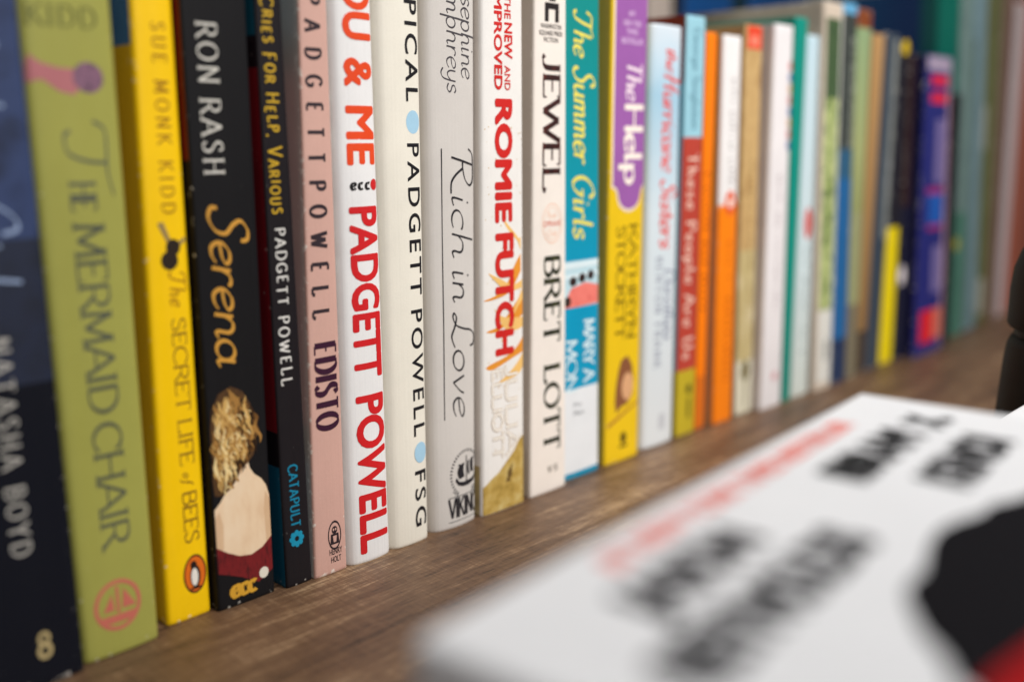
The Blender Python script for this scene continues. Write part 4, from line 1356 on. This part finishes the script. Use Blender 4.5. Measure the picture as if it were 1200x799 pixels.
white = paper((235, 235, 237), .42, .03)
F = flat_book('hardcover_book', 'large white hardcover lying flat with bold black names and a black head', (8.58, -18.45), 5.0, 18.03, 17.7, 2.6, white, 5.9)
F.surf = lambda x, y, lift=0.0: Vector((x * .875 * CM, y * .875 * CM, (2.6 + lift) * CM))
def fl(name, s, x0, x1, yb, yt, col, lift=.01, **k):
    g = sans_text(s, x1 - x0, yt - yb, **k)
    return put(F, name, g, lambda a, b: (x0 + a, yb + b), ink(col), lift, 0)
fl('author_lettering', 'JASON', 2.95, 7.55, -2.85, -1.5, (32, 32, 36), bold=.075)
fl('author_lettering', 'REYNOLDS', 1.5, 8.9, -4.65, -3.25, (32, 32, 36), bold=.075)
fl('author_lettering', 'IBRAM', 12.1, 17.15, -3.15, -1.75, (18, 18, 22), bold=.075)
fl('author_lettering', 'X.', 17.9, 19.3, -3.25, -1.9, (18, 18, 22), bold=.075)
fl('author_lettering', 'KENDI', 13.2, 17.95, -5.2, -3.75, (18, 18, 22), bold=.075)
fl('tagline_lettering', '#1 NEW YORK TIMES BESTSELLER', 4.3, 17.0, -1.15, -.42, (236, 128, 116), bold=.05)
def flat_poly(name, pts, col, lift):
    rn = random.Random(5)
    n = len(pts)
    out = []
    for i in range(n):
        p0, p1, p2, p3 = pts[i - 1], pts[i], pts[(i + 1) % n], pts[(i + 2) % n]
        for j in range(8):
            u = j / 8.0
            q = [0.5 * (2 * p1[d] + (p2[d] - p0[d]) * u + (2 * p0[d] - 5 * p1[d] + 4 * p2[d] - p3[d]) * u * u + (3 * p1[d] - p0[d] - 3 * p2[d] + p3[d]) * u ** 3) for d in (0, 1)]
            out.append((q[0] + rn.uniform(-.025, .025), q[1] + rn.uniform(-.025, .025)))
    pts = out
    return put(F, name, [[pts]], lambda a, b: (a, b), paper(col, .75, .05, 0.0, (236, 230, 220), .02, .12), lift, 0)
flat_poly('cover_picture', [(3.9, -7.5), (4.6, -7.05), (5.3, -6.5), (6.0, -6.1), (6.6, -5.8), (7.3, -5.7), (7.9, -5.72), (8.6, -5.58), (9.4, -5.42), (10.2, -5.38), (11, -5.55), (11.7, -5.82), (12.4, -5.86), (13.2, -6.2), (15.2, -7.0),
                            (16.6, -9), (17, -11.5), (16.4, -14.5), (14, -17), (10, -18), (6, -16), (3.9, -12), (3.7, -9)], (14, 12, 17), .01)
flat_poly('cover_picture', [(2.6, -7.75), (4.4, -7.7), (5.8, -7.95), (7.3, -8.3), (9, -9.0), (10.2, -10.2), (10.4, -13), (9.4, -16), (6.5, -18.6), (3, -17), (1.4, -13), (1.6, -9.6), (2.2, -8)], (160, 18, 22), .016)

# the two books it rests on
flat_book('hardcover_book', 'grey hardcover lying under the large white one, hidden by it', (9.4, -19.1), 5.0, 16.2, 15.4, 2.9, paper((96, 92, 92)), 0.0)
flat_book('hardcover_book', 'dark hardcover lying second in the pile under the large white one', (9.0, -18.8), 5.0, 17.1, 16.2, 2.95, paper((58, 54, 58)), 2.92)

# white box further along
root = empty('white_box', (34.6 * CM, -17.74 * CM, 0), 'plain white box in front of the black container, one corner showing at the right edge', 'box')
bm = bmesh.new()
box_bm(bm, 0, 6.2 * CM, -15 * CM, 0, 0, 4.6 * CM, 0.0008)
link('box_base', bm, white, root)
bm = bmesh.new()
box_bm(bm, -.06 * CM, 6.26 * CM, -15.06 * CM, .06 * CM, 4.62 * CM, 6.0 * CM, 0.0012)
link('box_lid', bm, white, root)

# ================================================================== black container
root = empty('lidded_container', (45.4 * CM, -17.9 * CM, 0), 'matt black domed container with a narrow seam, at the right edge', 'container')
blk = bpy.data.materials.new("matt_black")
blk.use_nodes = True
b_ = blk.node_tree.nodes["Principled BSDF"]
b_.inputs["Base Color"].default_value = lin((15, 14, 15))
b_.inputs["Roughness"].default_value = .6
b_.inputs["Specular IOR Level"].default_value = .2
_n, _l = blk.node_tree.nodes, blk.node_tree.links
_t = _n.new("ShaderNodeTexNoise")
_t.inputs["Scale"].default_value = 300
_bp = _n.new("ShaderNodeBump")
_bp.inputs["Strength"].default_value = .15
_bp.inputs["Distance"].default_value = .0005
_l.new(_t.outputs[0], _bp.inputs["Height"])
_l.new(_bp.outputs[0], b_.inputs["Normal"])
def lathe(name, prof, parent, n=64):
    bm = bmesh.new()
    rings = []
    for r_, z in prof:
        if r_ <= 0:
            rings.append([bm.verts.new((0, 0, z * CM))])
        else:
            rings.append([bm.verts.new((r_ * CM * math.cos(2 * PI * i / n), r_ * CM * math.sin(2 * PI * i / n), z * CM)) for i in range(n)])
    for a, b in zip(rings, rings[1:]):
        for i in range(n):
            j = (i + 1) % n
            if len(a) == 1:
                bm.faces.new((a[0], b[j], b[i]))
            elif len(b) == 1:
                bm.faces.new((a[i], a[j], b[0]))
            else:
                bm.faces.new((a[i], a[j], b[j], b[i]))
    bmesh.ops.recalc_face_normals(bm, faces=bm.faces[:])
    return link(name, bm, blk, parent, True)
lathe('body', [(0, 0), (3.2, 0), (3.3, .12), (3.22, 2), (3.12, 4), (3.0, 6.4), (2.92, 7.1), (2.8, 7.4), (2.55, 7.5), (0, 7.5)], root)
lathe('seam_ring', [(0, 7.4), (2.62, 7.4), (2.68, 7.5), (2.68, 7.8), (2.62, 7.9), (0, 7.9)], root)
lathe('lid', [(0, 7.8), (2.66, 7.8), (2.88, 7.86), (2.98, 8.0), (2.98, 9.4), (2.9, 10.3), (2.68, 11.0), (2.25, 11.7), (1.6, 12.3), (.8, 12.65), (0, 12.75)], root)
